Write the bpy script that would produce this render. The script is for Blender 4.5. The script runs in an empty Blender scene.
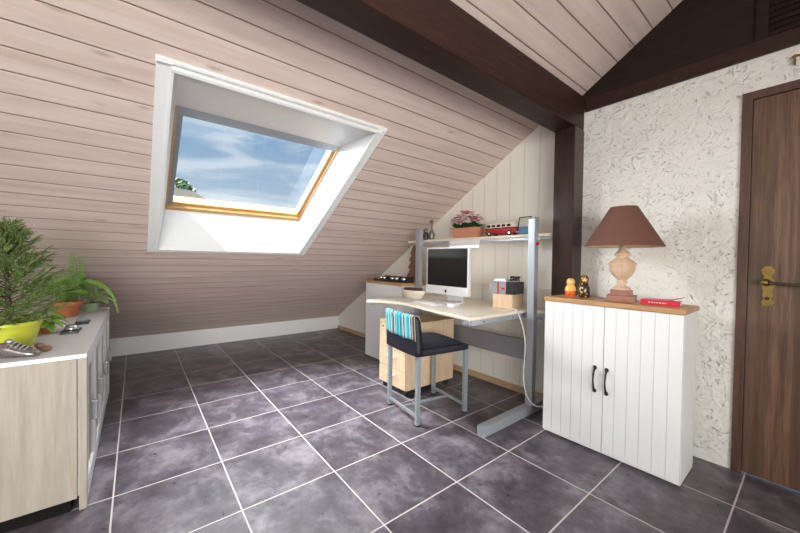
import bpy, bmesh, math, random
from mathutils import Vector, Matrix
sc = bpy.context.scene
COL = sc.collection
PI = math.pi

# ------------------------------------------------------------------ materials
class NT:
    def __init__(s, mat):
        s.t = mat.node_tree; s.n = s.t.nodes; s.l = s.t.links
    def add(s, kind, **kw):
        n = s.n.new(kind)
        for k, v in kw.items():
            setattr(n, k, v)
        return n
    def put(s, sock, v):
        if v is None: return
        if isinstance(v, bpy.types.NodeSocket): s.l.new(v, sock)
        else: sock.default_value = v
    def math(s, op, a, b=None, c=None, clamp=False):
        n = s.add('ShaderNodeMath', operation=op, use_clamp=clamp)
        for i, v in enumerate((a, b, c)):
            if v is not None: s.put(n.inputs[i], v)
        return n.outputs[0]
    def mix(s, f, a, b, blend='MIX'):
        n = s.add('ShaderNodeMix', data_type='RGBA', blend_type=blend)
        s.put(n.inputs[0], f)
        s.put(n.inputs[6], a if isinstance(a, bpy.types.NodeSocket) else (*a, 1))
        s.put(n.inputs[7], b if isinstance(b, bpy.types.NodeSocket) else (*b, 1))
        return n.outputs[2]
    def coords(s, scale=(1, 1, 1), kind='Object'):
        t = s.add('ShaderNodeTexCoord'); m = s.add('ShaderNodeMapping')
        m.inputs['Scale'].default_value = scale
        s.l.new(t.outputs[kind], m.inputs[0]); return m.outputs[0]
    def noise(s, vec, scale, detail=4, rough=.55, dist=0):
        n = s.add('ShaderNodeTexNoise')
        s.l.new(vec, n.inputs['Vector']); n.inputs['Scale'].default_value = scale
        n.inputs['Detail'].default_value = detail; n.inputs['Roughness'].default_value = rough
        n.inputs['Distortion'].default_value = dist
        return n.outputs[0]
    def ramp(s, f, stops, interp='LINEAR'):
        n = s.add('ShaderNodeValToRGB'); cr = n.color_ramp; cr.interpolation = interp
        while len(cr.elements) < len(stops): cr.elements.new(.5)
        for e, (p, c) in zip(cr.elements, stops):
            e.position = p; e.color = (*c, 1) if not isinstance(c, (int, float)) else (c, c, c, 1)
        s.put(n.inputs[0], f); return n.outputs[0]
    def maprange(s, v, a, b, c=0., d=1., smooth=False):
        n = s.add('ShaderNodeMapRange')
        if smooth: n.interpolation_type = 'SMOOTHSTEP'
        s.put(n.inputs[0], v)
        for i, x in enumerate((a, b, c, d)): n.inputs[i + 1].default_value = x
        return n.outputs[0]
    def bump(s, h, dist, strength=1.):
        n = s.add('ShaderNodeBump'); n.inputs['Strength'].default_value = strength
        n.inputs['Distance'].default_value = dist; s.l.new(h, n.inputs['Height']); return n.outputs[0]
    def sep(s, vec):
        n = s.add('ShaderNodeSeparateXYZ'); s.l.new(vec, n.inputs[0]); return n.outputs

def mat(name, color=(.8, .8, .8), rough=.5, metal=0., spec=.5, **kw):
    m = bpy.data.materials.new(name); m.use_nodes = True
    b = m.node_tree.nodes['Principled BSDF']
    b.inputs['Base Color'].default_value = (*color, 1)
    b.inputs['Roughness'].default_value = rough; b.inputs['Metallic'].default_value = metal
    b.inputs['Specular IOR Level'].default_value = spec
    for k, v in kw.items(): b.inputs[k].default_value = v
    m['_'] = 0
    return m
def bsdf(m): return m.node_tree.nodes['Principled BSDF']
def plain(name, color, rough=.5, metal=0., var=.06, scale=14, **kw):
    """plain paint / plastic / metal with a faint mottling"""
    m = mat(name, color, rough, metal, **kw); t = NT(m)
    f = t.noise(t.coords(), scale, 3)
    c = t.mix(f, tuple(min(1, x * (1 - var)) for x in color), tuple(min(1, x * (1 + var)) for x in color))
    t.l.new(c, bsdf(m).inputs['Base Color']); return m
def wood(name, light, dark, scale=(1, 1, 1), freq=9, rough=.45, knots=False):
    """grain runs along the axis with the smallest scale"""
    m = mat(name, light, rough); t = NT(m)
    v = t.coords(scale)
    f = t.noise(v, freq, 6, .65, .35); g = t.noise(v, freq * 5, 3, .6)
    k = t.maprange(f, .35, .68); k2 = t.math('MULTIPLY', t.maprange(g, .4, .7), .35)
    c = t.mix(t.math('ADD', k, k2, clamp=True), light, dark)
    t.l.new(c, bsdf(m).inputs['Base Color'])
    t.l.new(t.bump(g, .0008, .4), bsdf(m).inputs['Normal'])
    return m
def groove(t, coord, pitch, off, width):
    """1 in the groove, 0 on the board; also a per-board id"""
    a = t.math('DIVIDE', t.math('SUBTRACT', coord, off), pitch)
    fr = t.math('FRACT', a); idn = t.math('FLOOR', a)
    d = t.math('ABSOLUTE', t.math('SUBTRACT', fr, .5))        # .5 at the joint
    g = t.maprange(d, .5 - width / pitch, .5 - width / pitch * .35)
    return g, idn
def boards(name, base, dark, knot, axis, pitch, off, width, along, groove_col, rough=.5, knots=True, vary=.12):
    m = mat(name, base, rough); t = NT(m)
    co = t.coords(); s = t.sep(co)
    g, idn = groove(t, s[axis], pitch, off, width)
    # shift the grain from board to board
    cmb = t.add('ShaderNodeCombineXYZ')
    sc_ = [12., 12., 12.]; sc_[along] = .9
    for i in range(3):
        q = t.math('MULTIPLY', s[i], sc_[i])
        if i == along: q = t.math('ADD', q, t.math('MULTIPLY', idn, 3.71))
        else: q = t.math('ADD', q, t.math('MULTIPLY', idn, 1.37))
        t.l.new(q, cmb.inputs[i])
    f = t.noise(cmb.outputs[0], 1.6, 5, .6, .5)
    c = t.mix(t.maprange(f, .38, .72), base, dark)
    wn = t.add('ShaderNodeTexWhiteNoise', noise_dimensions='1D'); t.l.new(idn, wn.inputs['W'])
    c = t.mix(t.math('MULTIPLY', wn.outputs[0], vary), c, dark)
    if knots:
        cm2 = t.add('ShaderNodeCombineXYZ')
        for i in range(3):
            q = t.math('MULTIPLY', s[i], 3.2 if i == along else 10.)
            if i == along: q = t.math('ADD', q, t.math('MULTIPLY', idn, 2.3))
            t.l.new(q, cm2.inputs[i])
        vo = t.add('ShaderNodeTexVoronoi'); vo.inputs['Scale'].default_value = 1.
        t.l.new(cm2.outputs[0], vo.inputs['Vector'])
        kn = t.maprange(vo.outputs['Distance'], .05, .16, 1., 0.)
        sel = t.math('GREATER_THAN', t.sep(vo.outputs['Color'])[0], .45)
        c = t.mix(t.math('MULTIPLY', t.math('MULTIPLY', kn, sel), .75), c, knot)
    c = t.mix(g, c, groove_col)
    t.l.new(c, bsdf(m).inputs['Base Color'])
    t.l.new(t.bump(t.math('SUBTRACT', 1., g), .004, .9), bsdf(m).inputs['Normal'])
    return m

M = {}
M['ceiling'] = boards('whitewashed_pine', (.70, .575, .53), (.57, .445, .40), (.40, .30, .27), 0, .0979, -1.9939, .0036, 1, (.26, .165, .13), .45)
M['ceiling_up'] = boards('whitewashed_pine_upper', (.70, .575, .53), (.57, .445, .40), (.40, .30, .27), 0, .0975, -.885, .0036, 1, (.26, .165, .13), .45)
M['gable'] = boards('cream_boards', (.86, .83, .77), (.83, .795, .73), (.7, .66, .6), 0, .138, -1.4454, .003, 2, (.72, .685, .62), .4, knots=False, vary=.1)
M['cabfront'] = boards('white_grooved_front', (.76, .765, .775), (.745, .75, .76), (.8, .8, .8), 0, .0598, 0, .0013, 2, (.68, .68, .69), .35, knots=False, vary=.03)
M['white'] = plain('white_lacquer', (.78, .785, .79), .4, var=.02)
M['liningwhite'] = plain('white_lining_paint', (.66, .67, .69), .35, var=.03)
M['trimwhite'] = plain('white_gloss_paint', (.80, .81, .82), .3, var=.03)
M['kneewhite'] = plain('white_board', (.74, .75, .77), .45, var=.04, scale=5)
M['beam'] = wood('dark_stained_timber', (.050, .023, .017), (.026, .012, .010), (8, .8, 8), 5, .42)
M['post'] = wood('dark_stained_post', (.050, .024, .022), (.028, .014, .013), (8, 8, .8), 5, .2)
M['brownpanel'] = wood('dark_stained_panel', (.026, .0135, .0095), (.017, .009, .0065), (.8, 8, 8), 4, .5)
M['door'] = wood('walnut_door', (.215, .115, .064), (.075, .037, .021), (11, 11, .5), 3.4, .42)
_m = M['door']; _t = NT(_m); _c = bsdf(_m).inputs['Base Color'].links[0].from_socket
_x = _t.sep(_t.coords())[0]; _wn = _t.add('ShaderNodeTexWhiteNoise', noise_dimensions='1D')
_t.l.new(_t.math('FLOOR', _t.math('DIVIDE', _t.math('SUBTRACT', _x, .042), .082)), _wn.inputs['W'])     # veneer leaves of different tone
_t.l.new(_t.mix(_t.math('MULTIPLY', _wn.outputs[0], .75), _c, (.075, .040, .026)), bsdf(_m).inputs['Base Color'])
M['doorframe'] = wood('walnut_frame', (.13, .062, .036), (.06, .028, .018), (9, 9, .6), 3, .42)
M['oak'] = wood('oak_top', (.56, .33, .16), (.40, .22, .10), (1., 9, 9), 3, .4)
M['pine'] = wood('golden_pine', (.62, .39, .165), (.50, .285, .10), (6, 1, 6), 4, .3)
M['skirt'] = wood('pine_skirting', (.58, .42, .27), (.48, .33, .2), (1, 8, 8), 4, .4)
M['birch'] = wood('birch_desktop', (.86, .79, .67), (.79, .70, .57), (.8, 7, 7), 4, .35)
M['birchbox'] = wood('birch_veneer', (.74, .56, .385), (.64, .46, .30), (7, 7, .8), 4, .42)
M['ash'] = wood('pale_ash_veneer', (.40, .36, .31), (.30, .265, .225), (7, 7, .5), 3.2, .5)
M['pinkwood'] = wood('pink_brown_wood', (.36, .17, .125), (.29, .13, .095), (1, 7, 7), 4, .5)
M['treewood'] = wood('brown_wood', (.30, .16, .10), (.21, .11, .07), (7, 7, 1), 4, .6)
M['steel'] = plain('silver_grey_metal', (.44, .47, .52), .35, .45, var=.04)
M['chairmetal'] = plain('grey_blue_metal', (.36, .41, .44), .35, .5, var=.05)
M['darksteel'] = plain('grey_steel_panel', (.20, .20, .22), .4, .3, var=.05)
M['alu'] = plain('brushed_aluminium', (.80, .81, .82), .35, .15, var=.03)
M['brass'] = plain('aged_brass', (.25, .165, .05), .38, .85, var=.45, scale=60)
M['iron'] = plain('dark_iron', (.075, .055, .045), .4, .6, var=.1)
M['black'] = plain('black_plastic', (.02, .02, .022), .4, var=.1)
M['blackmetal'] = plain('black_metal', (.02, .02, .022), .35, .3, var=.1)
M['screen'] = plain('black_glass', (.012, .011, .013), .07, var=.1)
M['greyplastic'] = plain('grey_plastic', (.30, .31, .34), .45, var=.05)
M['silver'] = plain('silver', (.62, .63, .65), .25, .9, var=.08)
M['navy'] = plain('navy_fabric', (.011, .012, .024), .75, var=.3, scale=120)
M['leather'] = plain('dark_navy_leather', (.013, .013, .022), .42, var=.15)
M['cream'] = plain('cream_lacquer', (.78, .72, .60), .35, var=.03)
M['maroon'] = plain('dark_maroon', (.075, .028, .028), .5, var=.15)
M['paper'] = plain('paper', (.80, .81, .84), .7, var=.03)
M['red'] = plain('red_gloss', (.56, .012, .04), .3, var=.06)
M['redmat'] = plain('red_enamel', (.38, .025, .03), .25, var=.08)
M['ivory'] = plain('ivory_enamel', (.78, .74, .62), .3, var=.03)
M['terracotta'] = plain('terracotta', (.50, .17, .075), .7, var=.15, scale=25)
M['copperpot'] = plain('salmon_ceramic', (.60, .27, .17), .4, var=.1, scale=20)
M['lime'] = plain('lime_glaze', (.52, .56, .05), .25, var=.06)
M['soil'] = plain('soil', (.035, .022, .015), .95, var=.5, scale=90)
M['stonewood'] = wood('pale_turned_wood', (.70, .51, .36), (.58, .40, .27), (6, 6, 1.5), 5, .45)
M['shade'] = plain('brown_lamp_fabric', (.15, .064, .046), .9, var=.12, scale=160)
M['lining'] = plain('cream_lining', (.72, .58, .40), .8, var=.04)
M['bulb'] = plain('opal_glass', (.9, .88, .84), .2, var=.01)
M['orange'] = plain('orange_lacquer', (.72, .16, .02), .22, var=.2, scale=70)
M['yellow'] = plain('yellow_lacquer', (.76, .46, .12), .22, var=.1, scale=60)
M['skin'] = plain('painted_face', (.83, .60, .36), .25, var=.05)
M['hairpaint'] = plain('dark_paint', (.03, .016, .012), .25, var=.1)
M['handlegrey'] = plain('grey_metal_handle', (.34, .36, .40), .35, .4, var=.05)
M['matblack'] = plain('matt_black', (.008, .008, .008), .9, var=.1, spec=.1)
M['sage'] = plain('sage_glaze', (.30, .40, .26), .35, var=.06)
M['slate'] = plain('slate', (.045, .048, .055), .4, var=.2, scale=40)
M['pink'] = plain('pink_petals', (.66, .10, .17), .6, var=.45, scale=60)
M['palepink'] = plain('pale_pink_petals', (.82, .38, .44), .6, var=.3, scale=60)
M['stem'] = plain('green_stem', (.10, .17, .04), .6, var=.2)
M['bark'] = plain('brown_bark', (.085, .05, .035), .85, var=.35, scale=60)
M['bronze'] = plain('tarnished_silver', (.28, .26, .25), .3, .8, var=.55, scale=140)
M['brownstone'] = plain('brown_ceramic', (.23, .12, .075), .35, var=.3, scale=40)
M['cable'] = plain('white_cable', (.66, .66, .62), .45, var=.04)
M['bluepic'] = plain('blue_picture', (.10, .26, .46), .35, var=.35, scale=35)
M['creampic'] = plain('cream_picture', (.62, .62, .52), .35, var=.2, scale=35)
M['greygasket'] = plain('grey_sash_lining', (.30, .32, .34), .35, .3, var=.05)
M['rooftile'] = plain('grey_roof_tiles', (.034, .033, .032), .95, var=.5, scale=6, spec=0.)
M['render'] = plain('grey_house_wall', (.10, .095, .09), .95, var=.06, spec=0.)
M['plaster'] = plain('white_plaster', (.80, .79, .76), .8, var=.03, scale=3)

for k_ in ('brownpanel', 'beam'): bsdf(M[k_]).inputs['Specular IOR Level'].default_value = .2
def leafmat(name, a, b, rough=.5):
    m = mat(name, a, rough); t = NT(m)
    f = t.noise(t.coords(), 38, 2)
    t.l.new(t.mix(t.maprange(f, .3, .7), a, b), bsdf(m).inputs['Base Color'])
    bsdf(m).inputs['Subsurface Weight'].default_value = 0
    return m
M['conifer'] = leafmat('conifer_needles', (.042, .092, .020), (.18, .26, .055))
M['fern'] = leafmat('fern_green', (.12, .31, .04), (.27, .46, .10))
M['fernpale'] = leafmat('fern_grey_green', (.17, .26, .09), (.28, .36, .15))
M['bright'] = leafmat('bright_leaf', (.12, .34, .03), (.30, .55, .07))
M['darkleaf'] = leafmat('dark_leaf', (.018, .055, .016), (.05, .11, .03))

def stucco():
    m = mat('rough_stucco', (.80, .775, .73), .85); t = NT(m)
    co = t.coords()
    warp = t.add('ShaderNodeTexNoise'); t.l.new(co, warp.inputs['Vector']); warp.inputs['Scale'].default_value = 9
    vm = t.add('ShaderNodeVectorMath', operation='MULTIPLY_ADD')
    t.l.new(warp.outputs['Color'], vm.inputs[0]); vm.inputs[1].default_value = (.12, .12, .12); t.l.new(co, vm.inputs[2])
    big = t.noise(vm.outputs[0], 21, 4, .55, .3)
    pit = t.noise(vm.outputs[0], 52, 2, .45, .8)
    msk = t.maprange(t.noise(co, 7, 3), .42, .60, .0, .05)
    pits = t.maprange(t.math('SUBTRACT', pit, msk), .27, .345, 0., 1., True)      # sparse curved scratches and pits
    fine = t.noise(co, 120, 3)
    h = t.math('ADD', t.math('MULTIPLY', big, 1.3), t.math('MULTIPLY', pits, .8))
    h = t.math('ADD', h, t.math('MULTIPLY', fine, .16))
    t.l.new(t.bump(h, .013, .95), bsdf(m).inputs['Normal'])
    return m
M['stucco'] = stucco()

def tiles():
    m = mat('slate_look_tiles', (.1, .09, .1), .34); t = NT(m); co = t.coords(); s = t.sep(co)
    ids = []; gs = []
    for ax, p, o in ((0, .44945, -4.26594), (1, .45371, -.53579)):
        a = t.math('DIVIDE', t.math('SUBTRACT', s[ax], o), p)
        d = t.math('ABSOLUTE', t.math('SUBTRACT', t.math('FRACT', a), .5))
        gs.append(t.maprange(d, .5 - .0040 / p, .5 - .0027 / p)); ids.append(t.math('FLOOR', a))
    g = t.math('MAXIMUM', *gs)
    cmb = t.add('ShaderNodeCombineXYZ')
    t.l.new(t.math('ADD', s[0], t.math('MULTIPLY', ids[1], 5.3)), cmb.inputs[0])
    t.l.new(t.math('ADD', s[1], t.math('MULTIPLY', ids[0], 3.1)), cmb.inputs[1])
    cl = t.noise(cmb.outputs[0], 4.2, 6, .62, .3); fine = t.noise(cmb.outputs[0], 22, 4, .65)
    f = t.math('ADD', t.maprange(cl, .34, .70), t.math('MULTIPLY', t.math('SUBTRACT', fine, .5), 1.0), clamp=True)
    c = t.ramp(f, [(0., (.050, .042, .053)), (.45, (.098, .084, .103)), (1., (.225, .202, .228))])
    c = t.mix(g, c, (.56, .52, .50))
    t.l.new(c, bsdf(m).inputs['Base Color'])
    t.l.new(t.math('ADD', t.math('MULTIPLY', g, .4), t.maprange(fine, .3, .7, .27, .42)), bsdf(m).inputs['Roughness'])
    h = t.math('ADD', t.math('SUBTRACT', 1., g), t.math('MULTIPLY', fine, .12))
    t.l.new(t.bump(h, .0018, .6), bsdf(m).inputs['Normal'])
    return m
M['tiles'] = tiles()

def stripes():
    m = mat('striped_cloth', (.5, .5, .5), .85); t = NT(m); s = t.sep(t.coords())
    x = t.math('FRACT', t.math('MULTIPLY', t.math('ADD', s[0], 1.), 1 / .25))
    T = (.02, .36, .44); L = (.18, .55, .60); B = (.10, .045, .035); W = (.70, .68, .64); K = (.03, .028, .03); G = (.30, .36, .38)
    seq = [(0, T), (.09, L), (.13, K), (.17, T), (.25, W), (.28, B), (.35, G), (.40, L), (.47, T), (.58, W), (.62, K), (.66, G), (.72, B), (.80, W), (.83, T), (.91, L), (.95, K)]
    c = t.ramp(x, seq, 'CONSTANT')
    t.l.new(c, bsdf(m).inputs['Base Color']); return m
M['stripes'] = stripes()

def doll_paint(name, base, spot, scale):
    m = mat(name, base, .2); t = NT(m)
    v = t.add('ShaderNodeTexVoronoi'); v.inputs['Scale'].default_value = scale
    t.l.new(t.coords(), v.inputs['Vector'])
    t.l.new(t.mix(t.maprange(v.outputs['Distance'], .28, .36, 1, 0), base, spot), bsdf(m).inputs['Base Color']); return m
M['dollgold'] = doll_paint('painted_flowers_on_black', (.03, .022, .016), (.62, .38, .08), 55)
M['dollscarf'] = doll_paint('painted_scarf', (.10, .035, .015), (.62, .40, .08), 75)
M['dollred'] = doll_paint('painted_flowers_on_orange', (.68, .10, .02), (.70, .36, .05), 60)

def glassmat():
    m = bpy.data.materials.new('window_glass'); m.use_nodes = True; t = NT(m)
    t.n.remove(bsdf(m)); o = [n for n in t.n if n.type == 'OUTPUT_MATERIAL'][0]
    tr = t.add('ShaderNodeBsdfTransparent'); tr.inputs[0].default_value = (.95, .97, .97, 1)
    gl = t.add('ShaderNodeBsdfGlossy'); gl.inputs['Roughness'].default_value = .02
    lw = t.add('ShaderNodeLayerWeight'); lw.inputs[0].default_value = .5
    fr = t.math('ADD', t.math('MULTIPLY', t.math('POWER', lw.outputs['Facing'], 4.), .5), .04)
    mx = t.add('ShaderNodeMixShader'); t.l.new(fr, mx.inputs[0]); t.l.new(tr.outputs[0], mx.inputs[1]); t.l.new(gl.outputs[0], mx.inputs[2])
    t.l.new(mx.outputs[0], o.inputs[0]); return m
M['glass'] = glassmat()
def emit(name, color, strength):
    m = mat(name, (.9, .9, .9), .4); b = bsdf(m)
    b.inputs['Emission Color'].default_value = (*color, 1); b.inputs['Emission Strength'].default_value = strength
    t = NT(m); f = t.noise(t.coords(), 5); t.l.new(t.mix(f, (.88, .88, .88), (.92, .92, .92)), b.inputs['Base Color']); return m
M['lamp_on'] = emit('lit_diffuser', (1, .98, .94), 2.2)

# ------------------------------------------------------------------ mesh builder
class MB:
    def __init__(s): s.bm = bmesh.new()
    def _bevel(s, verts, w, seg=2):
        es = list({e for v in verts for e in v.link_edges})
        bmesh.ops.bevel(s.bm, geom=es, offset=w, segments=seg, profile=.7, affect='EDGES', clamp_overlap=True)
    def box(s, x0, x1, y0, y1, z0, z1, bev=0., M4=None):
        r = bmesh.ops.create_cube(s.bm, size=1.)
        mt = Matrix.Translation(((x0 + x1) / 2, (y0 + y1) / 2, (z0 + z1) / 2)) @ Matrix.Diagonal((abs(x1 - x0), abs(y1 - y0), abs(z1 - z0), 1))
        if M4 is not None: mt = M4 @ mt
        bmesh.ops.transform(s.bm, matrix=mt, verts=r['verts'])
        if bev: s._bevel(r['verts'], bev)
        return s
    def hexa(s, pts, bev=0.):
        """8 points: bottom ring of four, top ring of four"""
        v = [s.bm.verts.new(p) for p in pts]
        fs = [s.bm.faces.new([v[i] for i in q]) for q in ((3, 2, 1, 0), (4, 5, 6, 7), (0, 1, 5, 4), (1, 2, 6, 5), (2, 3, 7, 6), (3, 0, 4, 7))]
        bmesh.ops.recalc_face_normals(s.bm, faces=fs)
        if bev: s._bevel(v, bev)
        return s
    def prism(s, poly, z0, z1, bev=0., axis='z'):
        def P(a, b, c): return {'z': (a, b, c), 'y': (a, c, b), 'x': (c, a, b)}[axis]
        lo = [s.bm.verts.new(P(a, b, z0)) for a, b in poly]; hi = [s.bm.verts.new(P(a, b, z1)) for a, b in poly]
        n = len(poly); fs = [s.bm.faces.new(lo[::-1]), s.bm.faces.new(hi)]
        fs += [s.bm.faces.new((lo[i], lo[(i + 1) % n], hi[(i + 1) % n], hi[i])) for i in range(n)]
        bmesh.ops.recalc_face_normals(s.bm, faces=fs)
        if bev:
            es = [e for f in fs[:2] for e in f.edges]
            bmesh.ops.bevel(s.bm, geom=es, offset=bev, segments=2, profile=.7, affect='EDGES', clamp_overlap=True)
        return s
    def lathe(s, prof, c=(0, 0, 0), seg=32, M4=None, cap=True, smooth=True, squash=1.):
        rings = []
        for r, z in prof:
            ring = []
            for i in range(seg):
                a = 2 * PI * i / seg
                p = Vector((c[0] + r * math.cos(a), c[1] + squash * r * math.sin(a), c[2] + z))
                ring.append(s.bm.verts.new(M4 @ p if M4 is not None else p))
            rings.append(ring)
        fs = []
        for A, B in zip(rings, rings[1:]):
            for i in range(seg):
                f = s.bm.faces.new((A[i], A[(i + 1) % seg], B[(i + 1) % seg], B[i])); f.smooth = smooth; fs.append(f)
        if cap:
            fs.append(s.bm.faces.new(rings[0][::-1])); fs.append(s.bm.faces.new(rings[-1]))
        bmesh.ops.recalc_face_normals(s.bm, faces=fs)
        return s
    def ball(s, c, r, seg=16, sq=(1, 1, 1), M4=None):
        q = bmesh.ops.create_uvsphere(s.bm, u_segments=seg, v_segments=max(6, seg // 2), radius=r)
        mt = Matrix.Translation(c) @ Matrix.Diagonal((*sq, 1))
        if M4 is not None: mt = M4 @ mt
        bmesh.ops.transform(s.bm, matrix=mt, verts=q['verts'])
        for v in q['verts']:
            for f in v.link_faces: f.smooth = True
        return s
    def tube(s, pts, r, seg=10, cap=True, smooth=True, square=None):
        pts = [Vector(p) for p in pts]; n = len(pts); rings = []
        rr = r if isinstance(r, (list, tuple)) else [r] * n
        up = None
        for i, p in enumerate(pts):
            d = (pts[min(i + 1, n - 1)] - pts[max(i - 1, 0)]).normalized()
            if up is None:
                up = Vector((0, 0, 1)) if abs(d.z) < .9 else Vector((0, 1, 0))
            a = d.cross(up).normalized(); b = a.cross(d).normalized(); up = b
            rings.append([s.bm.verts.new(p + rr[i] * (math.cos(2 * PI * k / seg) * a + math.sin(2 * PI * k / seg) * b)) for k in range(seg)])
        fs = []
        for A, B in zip(rings, rings[1:]):
            for i in range(seg):
                f = s.bm.faces.new((A[i], A[(i + 1) % seg], B[(i + 1) % seg], B[i])); f.smooth = smooth; fs.append(f)
        if cap: fs.append(s.bm.faces.new(rings[0][::-1])); fs.append(s.bm.faces.new(rings[-1]))
        bmesh.ops.recalc_face_normals(s.bm, faces=fs)
        return s
    def face(s, pts, smooth=False):
        f = s.bm.faces.new([s.bm.verts.new(p) for p in pts]); f.smooth = smooth; return f
    def build(s, name, material, parent=None, local=False, solid=0.):
        """vertices are authored in the room's coordinates unless local"""
        if solid: bmesh.ops.solidify(s.bm, geom=list(s.bm.faces), thickness=solid)
        if parent is not None and not local:
            o = Vector(parent['_o']); bmesh.ops.translate(s.bm, vec=-o, verts=s.bm.verts)
        me = bpy.data.meshes.new(name); s.bm.to_mesh(me); s.bm.free()
        me.materials.append(M[material]); ob = bpy.data.objects.new(name, me); COL.objects.link(ob)
        if parent is not None:
            ob.parent = parent; ob['_o'] = (0, 0, 0) if local else tuple(parent['_o'])
        else: ob['_o'] = (0, 0, 0)
        return ob
def tag(o, label=None, cat=None, group=None, kind=None):
    for k, v in (('label', label), ('category', cat), ('group', group), ('kind', kind)):
        if v: o[k] = v
    return o
def thing(name, label, cat, loc=(0, 0, 0), rz=0., group=None):
    e = bpy.data.objects.new(name, None); e.empty_display_size = .05; COL.objects.link(e)
    e.location = loc; e.rotation_euler = (0, 0, rz); e['_o'] = tuple(loc)
    return tag(e, label, cat, group)
def solo(mb, name, material, label, cat, base, group=None, rz=0.):
    """a thing that is one mesh, its origin at its base"""
    bmesh.ops.translate(mb.bm, vec=-Vector(base), verts=mb.bm.verts)
    o = mb.build(name, material); o.location = base; o.rotation_euler = (0, 0, rz); o['_o'] = base
    return tag(o, label, cat, group)
def struct(o, label=None):
    o['kind'] = 'structure'
    if label: o['label'] = label
    return o

# ------------------------------------------------------------------ room
A, B0 = .6006, 3.1313                       # roof slope  z = A x + B0
SN, CS = A / math.hypot(1, A), 1 / math.hypot(1, A)
A2, B2 = .628, 2.359 + .628 * 1.106         # upper cladding, a little lower
KX = -4.88; YB = -2.6; YF = 2.57; YD = 2.60; XR = 2.6; RX = 1.0
def sl(p, y, w=0.): return (p - w * SN, y, A * p + B0 + w * CS)

b = MB(); b.box(KX - .1, XR + .1, YB - .1, YD + .1, -.08, 0); struct(b.build('floor', 'tiles'), 'dark purple grey tiled floor with pale grout')

# roof slope over the knee wall, with the skylight hole
OP = dict(pt=-1.875, pb=-3.235, y0=.125, y1=1.28)       # opening in the cladding
b = MB()
def slab(p0, p1, y0, y1, w0=0., w1=.03, bev=0., mb=None):
    (mb or b).hexa([sl(p0, y0, w0), sl(p1, y0, w0), sl(p1, y1, w0), sl(p0, y1, w0), sl(p0, y0, w1), sl(p1, y0, w1), sl(p1, y1, w1), sl(p0, y1, w1)], bev)
slab(KX, -1.0, YB, OP['y0']); slab(KX, -1.0, OP['y1'], YD); slab(OP['pt'], -1.0, OP['y0'], OP['y1']); slab(KX, OP['pb'], OP['y0'], OP['y1'])
struct(b.build('ceiling', 'ceiling'), 'sloping whitewashed pine board ceiling')
b = MB()
z0 = A2 * -1.25 + B2; z1 = A2 * RX + B2; z2 = z1 - A2 * (XR + .1 - RX)
b.prism([(-1.25, z0), (RX, z1), (RX, z1 + .06), (-1.25, z0 + .06)], YB, YD, axis='y')
b.prism([(RX, z1), (XR + .1, z2), (XR + .1, z2 + .06), (RX, z1 + .06)], YB, YD, axis='y')
struct(b.build('ceiling_upper', 'ceiling_up'), 'whitewashed pine boards above the dark beam')

zk = A * KX + B0
b = MB(); b.box(KX - .06, KX, YB, YD, 0, zk + .03, 0); struct(b.build('wall_knee', 'kneewhite'), 'low white knee wall')
# boarded gable wall behind the desk
b = MB(); b.prism([(KX - .05, 0), (-1.15, 0), (-1.15, A * -1.15 + B0 + .02), (KX - .05, zk + .0)], YD, YD + .06, axis='y')
struct(b.build('wall_desk', 'gable'), 'cream boarded gable wall behind the desk')
b = MB(); b.box(-4.87, -1.24, YD - .012, YD, .908, .918, .003); struct(b.build('trim_1', 'gable'))
# stucco wall with the door opening
DX0, DX1, DZ = -.276, .60, 2.046
b = MB()
b.box(-1.12, DX0, YF, YD + .06, 0, 2.26); b.box(DX1, XR + .1, YF, YD + .06, 0, 2.26); b.box(DX0, DX1, YF, YD + .06, DZ, 2.26)
struct(b.build('wall_right', 'stucco'), 'rough white stucco wall')
b = MB(); b.prism([(-1.12, 2.25), (XR + .1, 2.25), (XR + .1, z2 + .03), (RX, z1 + .03), (-1.12, A2 * -1.12 + B2 + .03)], YF, YD + .06, axis='y')
struct(b.build('wall_gable', 'brownpanel'), 'dark brown gable infill above the stucco')
b = MB(); b.box(-1.085, XR, YF - .018, YF, 2.222, 2.305, .004); struct(b.build('trim_2', 'beam'), 'dark brown tie beam over the stucco')
b = MB(); b.box(-.236, -.19, YF - .016, YF, 2.306, 3.1, .004); struct(b.build('trim_3', 'brownpanel'), 'upright dark brown rail in the gable')
b = MB()
for i in range(24): b.hexa([(-.188, YF - .010, 2.312 + i * .03), (.6, YF - .010, 2.312 + i * .03), (.6, YF, 2.312 + i * .03), (-.188, YF, 2.312 + i * .03), (-.188, YF - .003, 2.337 + i * .03), (.6, YF - .003, 2.337 + i * .03), (.6, YF, 2.337 + i * .03), (-.188, YF, 2.337 + i * .03)])
struct(b.build('trim_4', 'brownpanel'), 'dark louvred gable panel')
# purlin and its post
b = MB(); b.box(-1.25, -1.09, YB, YF - .005, 2.095, 2.335, .008); struct(b.build('trim_5', 'beam'), 'dark brown beam across the ceiling')
b = MB(); b.box(-1.237, -1.09, 2.425, 2.60, 0, 2.094, .006); struct(b.build('trim_6', 'post'), 'dark brown post under the beam')
b = MB(); b.box(-4.87, -1.24, YD - .014, YD, 0, .055, .003); struct(b.build('baseboard_desk', 'skirt'), 'pale wood skirting behind the desk')
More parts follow.
